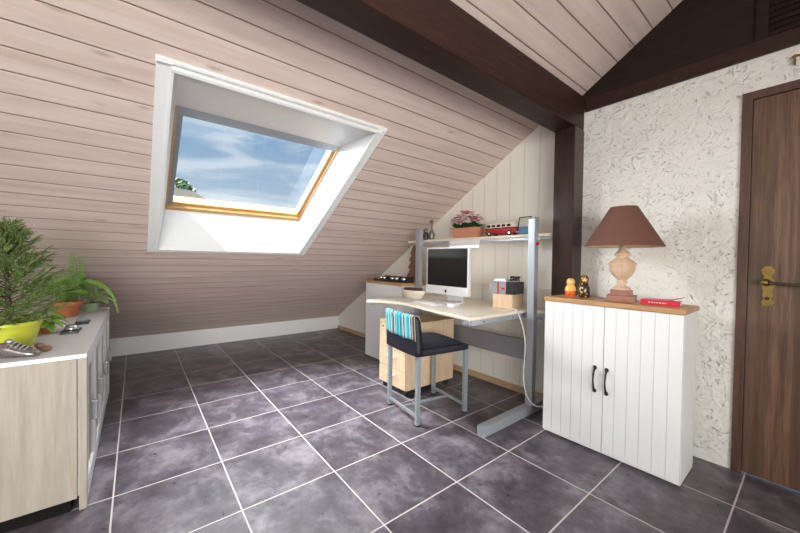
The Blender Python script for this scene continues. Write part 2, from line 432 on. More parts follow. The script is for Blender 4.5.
# unseen side of the room: back gable and side wall, windows added for fill
WX0, WX1, WZ0, WZ1 = -.6, 2.2, .75, 2.15
b = MB()
zc = A * WX0 + B0
b.box(KX, WX0, YB - .12, YB, 0, 2.9); b.box(WX1, XR + .1, YB - .12, YB, 0, 2.7)
b.box(WX0, WX1, YB - .12, YB, 0, WZ0); b.prism([(WX0, WZ1), (WX1, WZ1), (WX1, 3.0), (RX, 3.75), (WX0, 2.75)], YB - .12, YB, axis='y')
struct(b.build('wall_back', 'plaster'), 'white wall behind the camera')
SY0_, SY1_, SZ0_, SZ1_ = -2.2, .6, .35, 2.0
b = MB(); b.box(XR, XR + .1, YB, SY0_, 0, 2.75); b.box(XR, XR + .1, SY1_, YD, 0, 2.75); b.box(XR, XR + .1, SY0_, SY1_, 0, SZ0_); b.box(XR, XR + .1, SY0_, SY1_, SZ1_, 2.75)
struct(b.build('wall_side', 'plaster'), 'white wall right of the camera')
w3 = thing('added_window_3', None, None, (XR, SY0_, SZ0_)); struct(w3, 'added unseen window right of the camera')  # unseen window, added as the opening for the side fill
b = MB()
for y in (SY0_ + .03, (SY0_ + SY1_) / 2, SY1_ - .03): b.box(XR + .03, XR + .09, y - .03, y + .03, SZ0_, SZ1_, .004)
for z in (SZ0_ + .03, SZ1_ - .03): b.box(XR + .03, XR + .09, SY0_, SY1_, z - .03, z + .03, .004)
b.build('window_frame', 'trimwhite', w3)
b = MB(); b.box(XR + .058, XR + .064, SY0_ + .05, SY1_ - .05, SZ0_ + .05, SZ1_ - .05); b.build('pane', 'glass', w3)
w2 = thing('added_window_2', None, None, (WX0, YB, WZ0)); struct(w2, 'added wide unseen window behind the camera')  # unseen window, added as the opening for the back fill
b = MB()
for x in (WX0 + .03, (WX0 + WX1) / 2, WX1 - .03): b.box(x - .03, x + .03, YB - .09, YB - .03, WZ0, WZ1, .004)
for z in (WZ0 + .03, WZ1 - .03): b.box(WX0, WX1, YB - .09, YB - .03, z - .03, z + .03, .004)
b.build('window_frame', 'trimwhite', w2)
b = MB(); b.box(WX0 + .05, WX1 - .05, YB - .064, YB - .058, WZ0 + .05, WZ1 - .05); b.build('pane', 'glass', w2)

# ------------------------------------------------------------------ skylight
sk = thing('window_1', None, None, sl(OP['pb'], .7)); struct(sk, 'white lined skylight in the sloping ceiling')
b = MB()   # casing boards on the cladding
slab(-1.858, OP['pb'] - .012, .068, .128, -.018, 0, .003); slab(-1.858, OP['pb'] - .012, 1.272, 1.336, -.018, 0, .003)
slab(-1.848, -1.862, .066, 1.338, -.014, 0, .003); slab(-1.862, OP['pt'], .066, .13, -.018, 0, .002)
slab(OP['pb'] + .006, OP['pb'] - .02, .068, 1.336, -.016, 0, .003)
b.build('casing', 'trimwhite', sk)
b = MB()   # thin inner bead of the casing
slab(-1.885, OP['pb'] + .0, .122, .137, -.024, .01, .002); slab(-1.885, OP['pb'] + .0, 1.268, 1.282, -.024, .01, .002)
slab(-1.871, -1.886, .122, 1.30, -.030, .012, .002)
b.build('bead', 'trimwhite', sk)
FP = dict(pt=-2.216, pb=-3.07, y0=.165, y1=1.262); WD = .25
b = MB()
def lining(q):
    """a 10 mm board whose inner face is the quad q (ordered), thickness away from the opening"""
    v = [Vector(p) for p in q]; n = (v[1] - v[0]).cross(v[2] - v[0]).normalized() * .012
    b.hexa([*v, *[p + n for p in v]])
o = OP
c_ = [sl(o['pt'], o['y0'], -.004), sl(o['pt'], o['y1'], -.004), sl(o['pb'], o['y1'], -.004), sl(o['pb'], o['y0'], -.004)]
f_ = [sl(FP['pt'], FP['y0'], WD), sl(FP['pt'], FP['y1'], WD), sl(FP['pb'], FP['y1'], WD), sl(FP['pb'], FP['y0'], WD)]
for i in range(4): lining([c_[i], f_[i], f_[(i + 1) % 4], c_[(i + 1) % 4]])
b.build('lining', 'liningwhite', sk)
def ring(mb, pt, pb, y0, y1, wt, wb, ws, w0, w1, bev=.003):
    slab(pt, pt - wt, y0, y1, w0, w1, bev, mb); slab(pb + wb, pb, y0, y1, w0, w1, bev, mb)
    slab(pt - wt, pb + wb, y0, y0 + ws, w0, w1, bev, mb); slab(pt - wt, pb + wb, y1 - ws, y1, w0, w1, bev, mb)
b = MB(); ring(b, FP['pt'] + .01, FP['pb'] - .01, FP['y0'] - .01, FP['y1'] + .01, .035, .048, .034, WD - .012, WD + .08)
b.build('window_frame', 'pine', sk)
b = MB(); ring(b, FP['pt'] - .018, FP['pb'] + .03, FP['y0'] + .018, FP['y1'] - .02, .04, .036, .03, WD + .012, WD + .075)
s_ = b.build('sash', 'pine', sk)
b = MB(); slab(FP['pt'] + .002, FP['pt'] - .055, FP['y0'] + .02, FP['y1'] - .03, WD - .014, WD + .07, .003, b)
slab(FP['pt'] - .05, FP['pb'] + .05, FP['y0'] + .022, FP['y0'] + .058, WD + .006, WD + .07, .003, b)
b.build('sash_lining', 'greygasket', sk)
b = MB(); slab(FP['pt'] - .04, FP['pb'] + .05, FP['y0'] + .04, FP['y1'] - .04, WD + .052, WD + .058, 0, b)
b.build('pane', 'glass', sk)
for p_, q_ in ((-2.32, .06), (-2.92, .12)):
    v = Vector(sl(p_, 1.262 + (1.28 - 1.262) * (1 - q_ / .25), q_)); b = MB(); b.ball(v, .006, 10, (1, .5, 1)); b.build('screw', 'greyplastic', sk)

# what shows through the skylight
hs = thing('house', 'pale roofed house beyond the skylight, low at its left corner', 'house', (-15, .7, -3))
b = MB(); b.box(-16.8, -14.05, -.6, 1.80, -3, 3.28); b.build('wall', 'render', hs)
b = MB(); b.hexa([(-13.9, -.8, 3.26), (-13.9, 1.95, 3.26), (-17, 1.95, 3.26), (-17, -.8, 3.26), (-15.2, .0, 3.82), (-15.2, 1.75, 3.72), (-15.6, 1.75, 3.72), (-15.6, .0, 3.82)]); b.build('roof', 'rooftile', hs)
td = thing('tree', 'grey-green rounded treetop behind the pale roof beyond the skylight', 'tree', (-18, 1.35, -3))
b = MB(); b.tube([(-18, 1.35, -3), (-18, 1.35, 3.4)], [.22, .12], 8); b.build('trunk', 'bark', td)
b = MB(); r_ = random.Random(3)
for k in range(420):
    a = r_.uniform(0, 2 * PI); ph = math.acos(r_.uniform(-1, 1)); c = Vector((-18 + .95 * math.sin(ph) * math.cos(a), 1.35 + .82 * math.sin(ph) * math.sin(a), 3.65 + .95 * math.cos(ph)))
    for q in range(3):
        v = [c + Vector((r_.uniform(-.16, .16), r_.uniform(-.16, .16), r_.uniform(-.12, .12))) for _ in range(3)]; b.face(v)
b.ball((-18, 1.35, 3.65), .86, 18, (1, .9, 1)); b.build('crown', 'darkleaf', td)

# ------------------------------------------------------------------ door
dr = thing('door_1', None, None, (DX0, YF, 0)); struct(dr, 'walnut veneered door in the stucco wall')
b = MB()
b.box(DX0, DX0 + .04, YF - .014, YF + .04, 0, DZ, .003); b.box(DX1 - .04, DX1, YF - .014, YF + .04, 0, DZ, .003)
b.box(DX0 + .04, DX1 - .04, YF - .0138, YF + .04, DZ - .042, DZ, .003); b.build('door_frame', 'doorframe', dr)
b = MB(); b.box(DX0 + .042, DX1 - .042, YF - .006, YF + .034, .012, DZ - .045, .003); b.build('leaf', 'door', dr)
b = MB(); pl = [(-.016, .0), (.016, .0), (.024, .018), (.012, .036), (.020, .052), (.016, .075), (.022, .10), (.030, .115), (.022, .135), (.013, .150), (.022, .168), (.026, .185), (.012, .205), (-.012, .205)]
pl = [(x, z) for x, z in pl] + [(-x, z) for x, z in reversed(pl[2:12])]
b.prism([(-.162 + x, .917 + z) for x, z in pl], YF - .012, YF - .005, .0015, axis='y'); hp = b.build('handle_plate', 'brass', dr)
b = MB(); b.ball((-.162, YF - .012, .955), .009, 12, (1, .5, 1)); b.build('keyhole', 'iron', hp)
b = MB(); b.lathe([(.019, 0), (.019, .006), (.013, .012), (.011, .045)], seg=20, M4=Matrix.Translation((-.168, YF - .011, 1.038)) @ Matrix.Rotation(PI / 2, 4, 'X'))
b.ball((-.170, YF - .056, 1.038), .016, 14); b.build('handle_boss', 'brass', dr)
b = MB(); b.tube([(-.165, YF - .056, 1.038), (-.12, YF - .058, 1.035), (-.08, YF - .058, 1.030), (-.04, YF - .056, 1.032), (-.02, YF - .052, 1.034)], [.008, .0075, .007, .0075, .008], 12); b.build('lever', 'iron', dr)

hk = thing('wall_hook', 'small brass hook with dark pin on stucco just above the walnut door', 'hook', (-.085, YF, 2.14))
b = MB(); b.box(-.10, -.093, YF - .02, YF, 2.125, 2.172, .002); b.box(-.108, -.085, YF - .022, YF - .016, 2.158, 2.168, .002); b.build('bracket', 'brass', hk)
b = MB(); b.tube([(-.09, YF - .019, 2.162), (.02, YF - .019, 2.164)], .004, 8); b.build('pin', 'iron', hk)

# ------------------------------------------------------------------ white cabinets
def cabinet(x0, x1, y0, y1, label, zt=.90, th=.028, bow=True):
    t = thing('cabinet', label, 'cabinet', (x0, y0, 0)); xm = (x0 + x1) / 2
    b = MB(); b.box(x0, x1, y0 + .02, y1, .004, zt - th, .003); b.build('body', 'white', t)
    b = MB(); b.box(x0 - .004, x1 + .008, y0 - .006, y1 + .004, zt - th + .001, zt, .004); b.build('top', 'oak', t)
    for s in (0, 1):
        a, c = (x0 + .001, xm - .0012) if s == 0 else (xm + .0012, x1 - .001)
        bb = MB(); bb.box(a, c, y0, y0 + .019, .018, zt - th - .002, .002)
        e = bpy.data.objects  # door meshes keep their own origin so the grooves line up with the door edge
        d = bb.build('door', 'cabfront', t)
        if bow:
            hx = xm - .043 if s == 0 else xm + .020
            h = MB(); pts = []
            for i in range(13):
                q = i / 12; pts.append((hx, y0 - .003 - .024 * math.sin(PI * q) ** .7, .372 + .136 * q))
            h.tube(pts, [.0045 + .0015 * abs(math.cos(PI * i / 12)) for i in range(13)], 10)
            for q in (.372, .508): h.ball((hx, y0 - .003, q), .0115, 12, (1, .55, 1.1))
            h.build('handle', 'blackmetal', d)
    return t
cabinet(-1.124, -.409, 2.13, 2.418, 'white grooved two-door cabinet with oak top standing against the stucco')
cabinet(-3.305, -2.635, 2.12, 2.57, 'white cabinet with oak top half hidden behind the left end of the desk', .888, .028, bow=False)

# ------------------------------------------------------------------ lamp, dolls, book
LX, LY = -.733, 2.285
lp = thing('table_lamp', 'table lamp with brown conical shade and pale urn foot', 'lamp', (LX, LY, .90))
R15 = Matrix.Translation((LX, LY, 0)) @ Matrix.Rotation(math.radians(14), 4, 'Z')
b = MB(); b.box(-.072, .072, -.072, .072, .9005, .936, .003, R15); b.box(-.054, .054, -.054, .054, .936, .966, .003, R15); b.build('base', 'pinkwood', lp)
pr = [(.046, .966), (.048, .972), (.046, .979), (.034, .986), (.024, .994), (.021, 1.002), (.028, 1.010), (.029, 1.016), (.022, 1.022), (.026, 1.030), (.046, 1.050), (.060, 1.075), (.066, 1.098), (.0665, 1.112), (.071, 1.116), (.072, 1.124), (.067, 1.130), (.055, 1.142), (.036, 1.156), (.028, 1.164), (.040, 1.172), (.044, 1.180), (.038, 1.188), (.024, 1.200), (.018, 1.210), (.016, 1.236)]
b = MB(); b.lathe(pr, (LX, LY, 0), 40); b.build('urn', 'stonewood', lp)
b = MB(); b.lathe([(.204, 1.226), (.070, 1.462)], (LX, LY, 0), 64, cap=False); b.lathe([(.2015, 1.226), (.0675, 1.462)], (LX, LY, 0), 64, cap=False)
b.lathe([(.204, 1.226), (.2015, 1.226)], (LX, LY, 0), 64, cap=False); b.lathe([(.070, 1.462), (.0675, 1.462)], (LX, LY, 0), 64, cap=False); sh = b.build('lamp_shade', 'shade', lp)
b = MB(); b.lathe([(.200, 1.2275), (.0668, 1.460)], (LX, LY, 0), 64, cap=False); b.build('lining', 'lining', sh)
b = MB(); b.lathe([(.017, 1.236), (.020, 1.25), (.020, 1.29)], (LX, LY, 0), 20); b.build('socket', 'cream', lp)
b = MB(); b.ball((LX, LY, 1.335), .042, 20, (.85, .85, 1.15)); b.build('bulb', 'bulb', lp)
b = MB()
for k in range(3): b.tube([(LX, LY, 1.388), (LX + .071 * math.cos(k * 2.094), LY + .071 * math.sin(k * 2.094), 1.452)], .0015, 6)
b.build('spider', 'brass', sh)

def doll(x, y, h, r, label, body_mat, scarf_mat, ap_mat, rz):
    t = thing('nesting_doll', label, 'doll', (x, y, .9005), rz)
    b = MB(); b.lathe([(r * .80, 0), (r * .84, h * .03), (r * .97, h * .2), (r, h * .33), (r * .93, h * .47), (r * .70, h * .58), (r * .62, h * .63)], seg=28); b.build('body', body_mat, t, True)
    b = MB(); b.lathe([(r * .62, h * .63), (r * .70, h * .70), (r * .74, h * .79), (r * .66, h * .90), (r * .40, h * .98), (.0005, h)], seg=28); hd = b.build('head', scarf_mat, t, True)
    b = MB(); b.ball((0, -r * .36, h * .78), r * .50, 16, (1, .82, 1.05)); fc = b.build('face', 'skin', hd, True)
    for s in (-1, 1): b = MB(); b.ball((s * r * .19, -r * .745, h * .80), r * .065, 8); b.build('eye', 'hairpaint', hd, True)
    b = MB(); b.ball((0, -r * .75, h * .735), r * .06, 8, (1.4, .5, .7)); b.build('mouth', 'red', hd, True)
    b = MB(); b.lathe([(r * .80, .0002), (r * .86, h * .03), (r * .99, h * .2), (r * 1.02, h * .31), (r * .9, h * .33)], seg=28); b.build('skirt', ap_mat, t, True)
doll(-1.032, 2.285, .122, .035, 'shorter orange and yellow wooden doll nearest the dark post', 'yellow', 'yellow', 'dollred', .45)
doll(-.952, 2.30, .147, .037, 'taller black and gold painted doll between orange doll and lamp', 'dollgold', 'dollscarf', 'dollgold', .45)

bk = thing('book', 'red paperback with lifted cover lying on white cabinet beside lamp', 'book', (-.535, 2.262, .9005), math.radians(5))
b = MB(); b.box(-.085, .083, -.030, .075, .003, .022, .001); b.build('pages', 'paper', bk, True)
b = MB(); b.box(-.088, .086, -.034, .078, 0, .003, .001); b.box(-.088, .086, -.0345, -.031, 0, .025, .001); b.build('cover', 'red', bk, True)
b = MB(); n = 12
for i in range(n):
    for (q0, q1) in ((i / n, (i + 1) / n),):
        f = lambda q: (-.088 + .180 * q, .024 + .004 * q + .016 * max(0, q - .55) ** 2 / .2)
        x0, a0 = f(q0); x1, a1 = f(q1)
        b.hexa([(x0, -.034, a0), (x1, -.034, a1), (x1, .078, a1), (x0, .078, a0), (x0, -.034, a0 + .002), (x1, -.034, a1 + .002), (x1, .078, a1 + .002), (x0, .078, a0 + .002)])
b.build('front_cover', 'red', bk, True)
b = MB(); rnd = random.Random(4)
for k in range(7): b.box(-.05 + k * .012, -.043 + k * .012 - rnd.random() * .003, -.0355, -.034, .0105, .0155)
b.build('spine_lettering', 'paper', bk, True)

# ------------------------------------------------------------------ desk
DKX0, DKX1 = -2.60, -1.325      # column centres
dk = thing('computer_desk', 'height-adjustable desk with birch top and silver T-shaped legs', 'desk', (-1.95, 2.1, 0))
def smooth_curve(pts, n=6):
    out = []
    for i in range(len(pts) - 1):
        p0 = pts[max(i - 1, 0)]; p1 = pts[i]; p2 = pts[i + 1]; p3 = pts[min(i + 2, len(pts) - 1)]
        for k in range(n):
            t = k / n
            out.append(tuple(.5 * (2 * p1[j] + (p2[j] - p0[j]) * t + (2 * p0[j] - 5 * p1[j] + 4 * p2[j] - p3[j]) * t * t + (3 * p1[j] - p0[j] - 3 * p2[j] + p3[j]) * t ** 3) for j in range(len(p1))))
    out.append(tuple(pts[-1])); return out
front = smooth_curve([(-2.545, 1.64), (-2.45, 1.71), (-2.27, 1.79), (-2.05, 1.785), (-1.82, 1.74), (-1.635, 1.71), (-1.39, 1.685)])
b = MB(); b.prism(front + [(-1.39, 2.395), (-1.24, 2.395), (-1.24, 2.54), (-2.62, 2.54), (-2.62, 2.08), (-2.565, 1.65)], .738, .76, .003); b.build('desktop', 'birch', dk)
for cx in (DKX0, DKX1):
    b = MB(); b.box(cx - .027, cx + .027, 2.29, 2.345, .062, 1.45, .006); c = b.build('column', 'steel', dk)
    b = MB(); b.box(cx - .028, cx + .028, 2.288, 2.347, 1.4505, 1.458, .002); b.build('cap', 'greyplastic', c)
    b = MB(); b.box(cx - .03, cx + .03, 1.735 if cx > -2 else 2.10, 2.53, 0.001, .064, .006); b.build('foot', 'steel', dk)
b = MB(); b.lathe([(.012, 0), (.012, .012), (.008, .016)], seg=16, M4=Matrix.Translation((DKX1 + .027, 2.318, 1.262)) @ Matrix.Rotation(PI / 2, 4, 'Y')); b.build('knob', 'red', dk)
b = MB(); b.box(DKX0 + .033, DKX1 - .033, 2.33, 2.352, .375, .528, .003); b.build('cross_panel', 'darksteel', dk)
for x0, x1 in ((-1.405, -1.388), (-2.60, -2.583)):
    b = MB(); b.box(x0, x1, 1.70, 2.29, .704, .737, .003); r = b.build('side_rail', 'steel', dk)
    if x0 > -2:
        for y in (1.83, 2.17): b = MB(); b.ball((x1, y, .720), .006, 8); b.build('bolt', 'black', r)
b = MB(); b.box(-1.455, -1.40, 1.692, 1.706, .706, .737, .002); b.build('corner_bracket', 'steel', dk)
b = MB(); b.box(-2.58, -1.41, 2.40, 2.425, .690, .737, .003); b.build('rear_rail', 'steel', dk)
b = MB(); b.box(-1.41, -1.25, 2.40, 2.42, .69, .737, .003); b.build('bracket', 'steel', dk)
b = MB(); b.box(-2.87, -1.245, 2.388, 2.575, 1.322, 1.344, .004); b.build('shelf', 'birch', dk)
b = MB(); b.box(-2.62, -1.235, 2.39, 2.41, 1.296, 1.320, .003); b.build('shelf_rail', 'steel', dk)

ul = thing('strip_light', 'slim white strip light fixed beneath the desk shelf', 'light', (-1.92, 2.38, 1.25))
b = MB(); b.box(-2.19, -1.87, 2.33, 2.386, 1.262, 1.3215, .004); b.build('housing', 'white', ul)
b = MB(); b.box(-2.18, -1.88, 2.334, 2.382, 1.252, 1.262, .003); b.build('diffuser', 'lamp_on', ul)

# cable from the desk to the floor
b = MB(); b.tube(smooth_curve([(-1.45, 2.24, .7645), (-1.41, 2.225, .772), (-1.375, 2.215, .745), (-1.335, 2.21, .66), (-1.315, 2.215, .55), (-1.325, 2.23, .40), (-1.335, 2.24, .26), (-1.31, 2.25, .14), (-1.26, 2.27, .085), (-1.21, 2.30, .085)], 6), .0045, 8)
solo(b, 'power_cable', 'cable', 'pale cable looping from birch desktop down to the desk foot', 'cable', (-1.40, 2.22, .07))

# ------------------------------------------------------------------ monitor
mo = thing('computer_monitor', 'silver all-in-one computer with black screen on the desk', 'computer', (-2.0, 2.10, .7605), math.radians(0))
def rnd_rect(x0, x1, z0, z1, r, n=5):
    P = []
    for cx, cz, a0 in ((x1 - r, z0 + r, -90), (x1 - r, z1 - r, 0), (x0 + r, z1 - r, 90), (x0 + r, z0 + r, 180)):
        for i in range(n + 1):
            a = math.radians(a0 + 90 * i / n); P.append((cx + r * math.cos(a), cz + r * math.sin(a)))
    return P
b = MB(); b.prism(rnd_rect(-.247, .247, .075, .485, .012), 0, .032, .003, axis='y'); b.build('housing', 'alu', mo, True)
b = MB(); b.prism(rnd_rect(-.232, .232, .148, .470, .003), -.0025, .001, axis='y'); b.build('screen', 'screen', mo, True)
b = MB(); b.prism(rnd_rect(-.247, .247, .074, .136, .010), -.003, .003, .001, axis='y'); ch = b.build('chin', 'alu', mo, True)
# little fruit mark on the chin
ap = [(.0, -.0135), (.005, -.0145), (.0095, -.011), (.0125, -.004), (.0095, -.001), (.0085, .002), (.0095, .0055), (.012, .008), (.0085, .0105), (.004, .0105), (0, .009), (-.004, .0105), (-.0085, .0105), (-.0125, .006), (-.0125, -.003), (-.0095, -.011), (-.005, -.0145)]
b = MB(); b.prism([(x, .106 + z) for x, z in ap], -.0045, -.0028, axis='y'); b.prism([(x, .106 + z) for x, z in [(-.001, .0115), (.002, .0125), (.006, .018), (.002, .0165)]], -.0045, -.0028, axis='y'); b.build('fruit_mark', 'black', ch, True)
b = MB(); b.hexa([(-.09, .045, .30), (.09, .045, .30), (.09, .032, .30), (-.09, .032, .30), (-.09, .13, .012), (.09, .13, .012), (.09, .118, .012), (-.09, .118, .012)], .003); b.box(-.10, .10, -.02, .135, .0, .010, .003); b.build('stand', 'alu', mo, True)

kb = thing('keyboard', 'slim white keyboard on the desk in front of the computer', 'keyboard', (-2.05, 1.95, .7605), math.radians(-6))
b = MB(); b.box(-.16, .16, -.055, .055, 0, .010, .003); b.build('case', 'white', kb, True)
b = MB()
for r in range(5):
    for c in range(14): b.box(-.152 + c * .0218, -.152 + c * .0218 + .0185, -.047 + r * .019, -.047 + r * .019 + .016, .010, .0125)
b.build('keys', 'paper', kb, True)
b = MB(); b.box(-.03, .03, -.045, .045, 0, .026, .006)
hd = thing('drive_box', 'small white box just right of the white keyboard', 'box', (-1.81, 1.99, .7605), math.radians(8))
b.build('case', 'white', hd, True)
b = MB(); b.box(-.032, .032, -.046, .046, .0262, .0275, .0005); b.build('lid', 'cream', hd, True)
for i, (x, y, r, lb) in enumerate([(-2.36, 1.96, 12, 'white sheet of paper lying on desk left of the keyboard'), (-2.27, 2.05, -20, 'white sheet lying partly under the other sheet near cream bowl')]):
    b = MB(); nn = 6
    for a in range(nn):
        q = lambda k: .0012 + .003 * (k / nn) ** 2
        b.hexa([(-.105 + .21 * a / nn, -.07, q(a)), (-.105 + .21 * (a + 1) / nn, -.07, q(a + 1)), (-.105 + .21 * (a + 1) / nn, .07, q(a + 1)), (-.105 + .21 * a / nn, .07, q(a)),
                (-.105 + .21 * a / nn, -.07, q(a) + .0006), (-.105 + .21 * (a + 1) / nn, -.07, q(a + 1) + .0006), (-.105 + .21 * (a + 1) / nn, .07, q(a + 1) + .0006), (-.105 + .21 * a / nn, .07, q(a) + .0006)])
    o = b.build('paper_sheet', 'paper'); o.location = (x, y, .7605 + (.0025 if i == 0 else 0)); o.rotation_euler = (0, 0, math.radians(r)); tag(o, lb, 'paper')

# cream bowl with a dark folded cloth, left end of the desk
cb = thing('bowl', 'cream boat-shaped bowl on the desk left of the computer', 'bowl', (-2.43, 2.10, .7605))
b = MB(); b.lathe([(.10, .0), (.105, .004), (.135, .045), (.160, .082), (.155, .084), (.130, .046), (.098, .010)], (-2.43, 2.10, .7605), 40, squash=.55); b.build('shell', 'cream', cb)
b = MB(); b.box(-2.53, -2.335, 2.06, 2.14, .832, .862, .012); solo(b, 'folded_cloth', 'maroon', 'dark maroon folded cloth in the cream bowl', 'cloth', (-2.43, 2.10, .775))

# wooden box, grey box, papers, cable coil
RB = Matrix.Translation((-1.535, 2.32, 0)) @ Matrix.Rotation(math.radians(9), 4, 'Z')
wb = thing('wooden_box', 'pale wooden box on desk beside the right column', 'box', (-1.535, 2.32, .7605))
b = MB(); b.box(-.092, .072, -.075, .125, .7607, .862, .003, RB); b.build('body', 'birchbox', wb)
b = MB(); b.box(-.095, .075, -.078, .128, .8625, .872, .003, RB); b.build('lid', 'birchbox', wb)
gb = thing('storage_box', 'grey and black box stacked on the pale wooden box', 'box', (-1.535, 2.31, .8725))
b = MB(); b.box(-.115, .015, -.07, .11, .873, .965, .004, RB); b.build('grey_half', 'greyplastic', gb)
b = MB(); b.box(.015, .085, -.071, .11, .873, .968, .004, RB); b.build('black_half', 'black', gb)
b = MB(); b.box(-.055, -.042, -.0725, -.0695, .876, .962, .0005, RB); b.box(-.02, .005, -.0725, -.0695, .908, .924, .0005, RB); b.build('red_stickers', 'red', gb)
b = MB(); b.box(-.128, -.108, -.06, .05, .876, .955, .004, RB); b.build('clear_cover', 'paper', gb)
b = MB(); b.box(-.07, .03, -.05, .05, 0, .014, .003); b.box(-.06, .02, -.045, .04, .0142, .024, .003)
pb = b.build('paper_stack', 'paper'); pb.location = (-1.56, 2.305, .9685); pb.rotation_euler = (0, 0, .3); tag(pb, 'small white stack of papers on top of the grey and black box', 'papers')
b = MB(); rnd = random.Random(2); pts = []
for i in range(60):
    a = i * .62; pts.append((.033 * math.cos(a) + rnd.uniform(-.006, .006), .028 * math.sin(a) + rnd.uniform(-.006, .006), .006 + .034 * abs(math.sin(i * .17)) + rnd.uniform(0, .006)))
b.tube(smooth_curve(pts, 3), .0035, 6); cc = b.build('cable_coil', 'black'); cc.location = (-1.462, 2.30, .9695); tag(cc, 'coil of black cable on top of the black end of the box', 'cable')

# ------------------------------------------------------------------ shelf top
ZS = 1.3445
pt = thing('flower_planter', 'salmon rectangular planter of pink flowers on the desk shelf', 'planter', (-2.09, 2.47, ZS))
b = MB()
x0, x1, y0, y1 = -2.235, -1.945, 2.41, 2.53
b.hexa([(x0 + .012, y0 + .008, ZS), (x1 - .012, y0 + .008, ZS), (x1 - .012, y1 - .008, ZS), (x0 + .012, y1 - .008, ZS), (x0, y0, ZS + .098), (x1, y0, ZS + .098), (x1, y1, ZS + .098), (x0, y1, ZS + .098)], .006)
pot = b.build('pot', 'copperpot', pt)
b = MB(); b.box(x0 + .05, x1 - .05, y0 - .004, y0 + .003, ZS + .03, ZS + .07, .003); b.build('relief_panel', 'copperpot', pot)
def leaf(mb, p, d, up, L, W, fold=.15, bend=.25, n=4):
    d = Vector(d).normalized(); s = d.cross(Vector(up)); s = s.normalized() if s.length > 1e-4 else Vector((1, 0, 0)); u = s.cross(d).normalized()
    rows = []
    for i in range(n + 1):
        t = i / n; c = Vector(p) + d * (L * t) - u * (bend * L * t * t); w = W * math.sin(PI * min(.97, .08 + t * .9)) ** .8
        rows.append((mb.bm.verts.new(c - s * w + u * fold * w), mb.bm.verts.new(c), mb.bm.verts.new(c + s * w + u * fold * w)))
    for a, c in zip(rows, rows[1:]):
        for k in (0, 1):
            f = mb.bm.faces.new((a[k], a[k + 1], c[k + 1], c[k])); f.smooth = True
rnd = random.Random(11)
b = MB()
for i in range(95):
    x = rnd.uniform(x0 + .01, x1 - .01); y = rnd.uniform(y0 + .01, y1 - .02); a = rnd.uniform(0, 2 * PI)
    out = Vector(((x - (x0 + x1) / 2) * 3 + math.cos(a) * .5, (y - 2.47) * 3 + math.sin(a) * .5 - .2, rnd.uniform(.25, .8)))
    leaf(b, (x, y, ZS + .085 + rnd.uniform(0, .03)), out, (0, 0, 1), rnd.uniform(.04, .075), rnd.uniform(.012, .02))
b.build('leaves', 'darkleaf', pt)
for mt_, cnt in (('pink', 40), ('palepink', 38)):
    for i in range(cnt):
        b = MB()
        t = rnd.uniform(-1, 1); c = Vector((-2.09 + t * .165, 2.46 + rnd.uniform(-.065, .05), ZS + .14 + rnd.uniform(0, .105) * (1.05 - .55 * t * t)))
        for k in range(5):
            a = k * 1.2566 + i; leaf(b, c, (math.cos(a), math.sin(a) - .2, .55 + rnd.uniform(-.2, .3)), (0, 0, 1), .025, .012, .25, .4, 3)
        b.build('flower', mt_, pt)

# toy camper van
vn = thing('toy_van', 'red and cream toy camper van on the desk shelf right of the planter', 'toy', (-1.70, 2.47, ZS), math.radians(0))
def van_prof(z):  # half widths
    return z
def loft(mb, secs):
    rings = [[mb.bm.verts.new(p) for p in s] for s in secs]; fs = []
    for A_, B_ in zip(rings, rings[1:]):
        for i in range(len(A_)):
            f = mb.bm.faces.new((A_[i], A_[(i + 1) % len(A_)], B_[(i + 1) % len(B_)], B_[i])); f.smooth = True; fs.append(f)
    fs += [mb.bm.faces.new(rings[0][::-1]), mb.bm.faces.new(rings[-1])]
    bmesh.ops.recalc_face_normals(mb.bm, faces=fs)
def rr(hx, hy, z, r, dx=0): return [(dx + x, y, z) for x, y in rnd_rect(-hx, hx, -hy, hy, r, 4)]
b = MB(); loft(b, [rr(.150, .046, .018, .02), rr(.160, .052, .030, .03), rr(.162, .053, .055, .035), rr(.158, .051, .071, .035)]); b.build('lower_body', 'redmat', vn, True)
b = MB(); loft(b, [rr(.158, .051, .0712, .035), rr(.150, .047, .092, .034), rr(.143, .043, .108, .034), rr(.125, .036, .119, .03), rr(.08, .022, .123, .02)]); b.build('roof', 'ivory', vn, True)
for k in range(5):
    b = MB(); q = k * .05; b.hexa([(-.125 + q, -.0505, .077), (-.09 + q, -.0505, .077), (-.09 + q, -.040, .077), (-.125 + q, -.040, .077), (-.125 + q, -.0468, .098), (-.09 + q, -.0468, .098), (-.09 + q, -.036, .098), (-.125 + q, -.036, .098)], .001); b.build('window', 'screen', vn, True)
for s in (-1, 1): b = MB(); b.box(-.157, -.14, s * .0125 - .0095, s * .0125 + .0095, .078, .10, .001); b.build('windscreen', 'screen', vn, True)
for sx in (-.098, .098):
    for sy in (-1, 1):
        b = MB(); b.lathe([(.010, -.006), (.022, -.005), (.023, .0), (.022, .005), (.010, .006)], seg=20, M4=Matrix.Translation((sx, sy * .047, .0232)) @ Matrix.Rotation(PI / 2, 4, 'X')); w_ = b.build('wheel', 'black', vn, True)
        b = MB(); b.lathe([(.010, -.002), (.009, .002)], seg=16, M4=Matrix.Translation((sx, sy * .0535, .0232)) @ Matrix.Rotation(PI / 2, 4, 'X')); b.build('hubcap', 'silver', w_, True)
for s in (-1, 1): b = MB(); b.box(s * .163 - .005, s * .163 + .005, -.045, .045, .022, .032, .002); b.build('bumper', 'ivory', vn, True)
for s in (-1, 1): b = MB(); b.ball((-.160, s * .032, .053), .009, 10, (.5, 1, 1)); b.build('headlight', 'silver', vn, True)

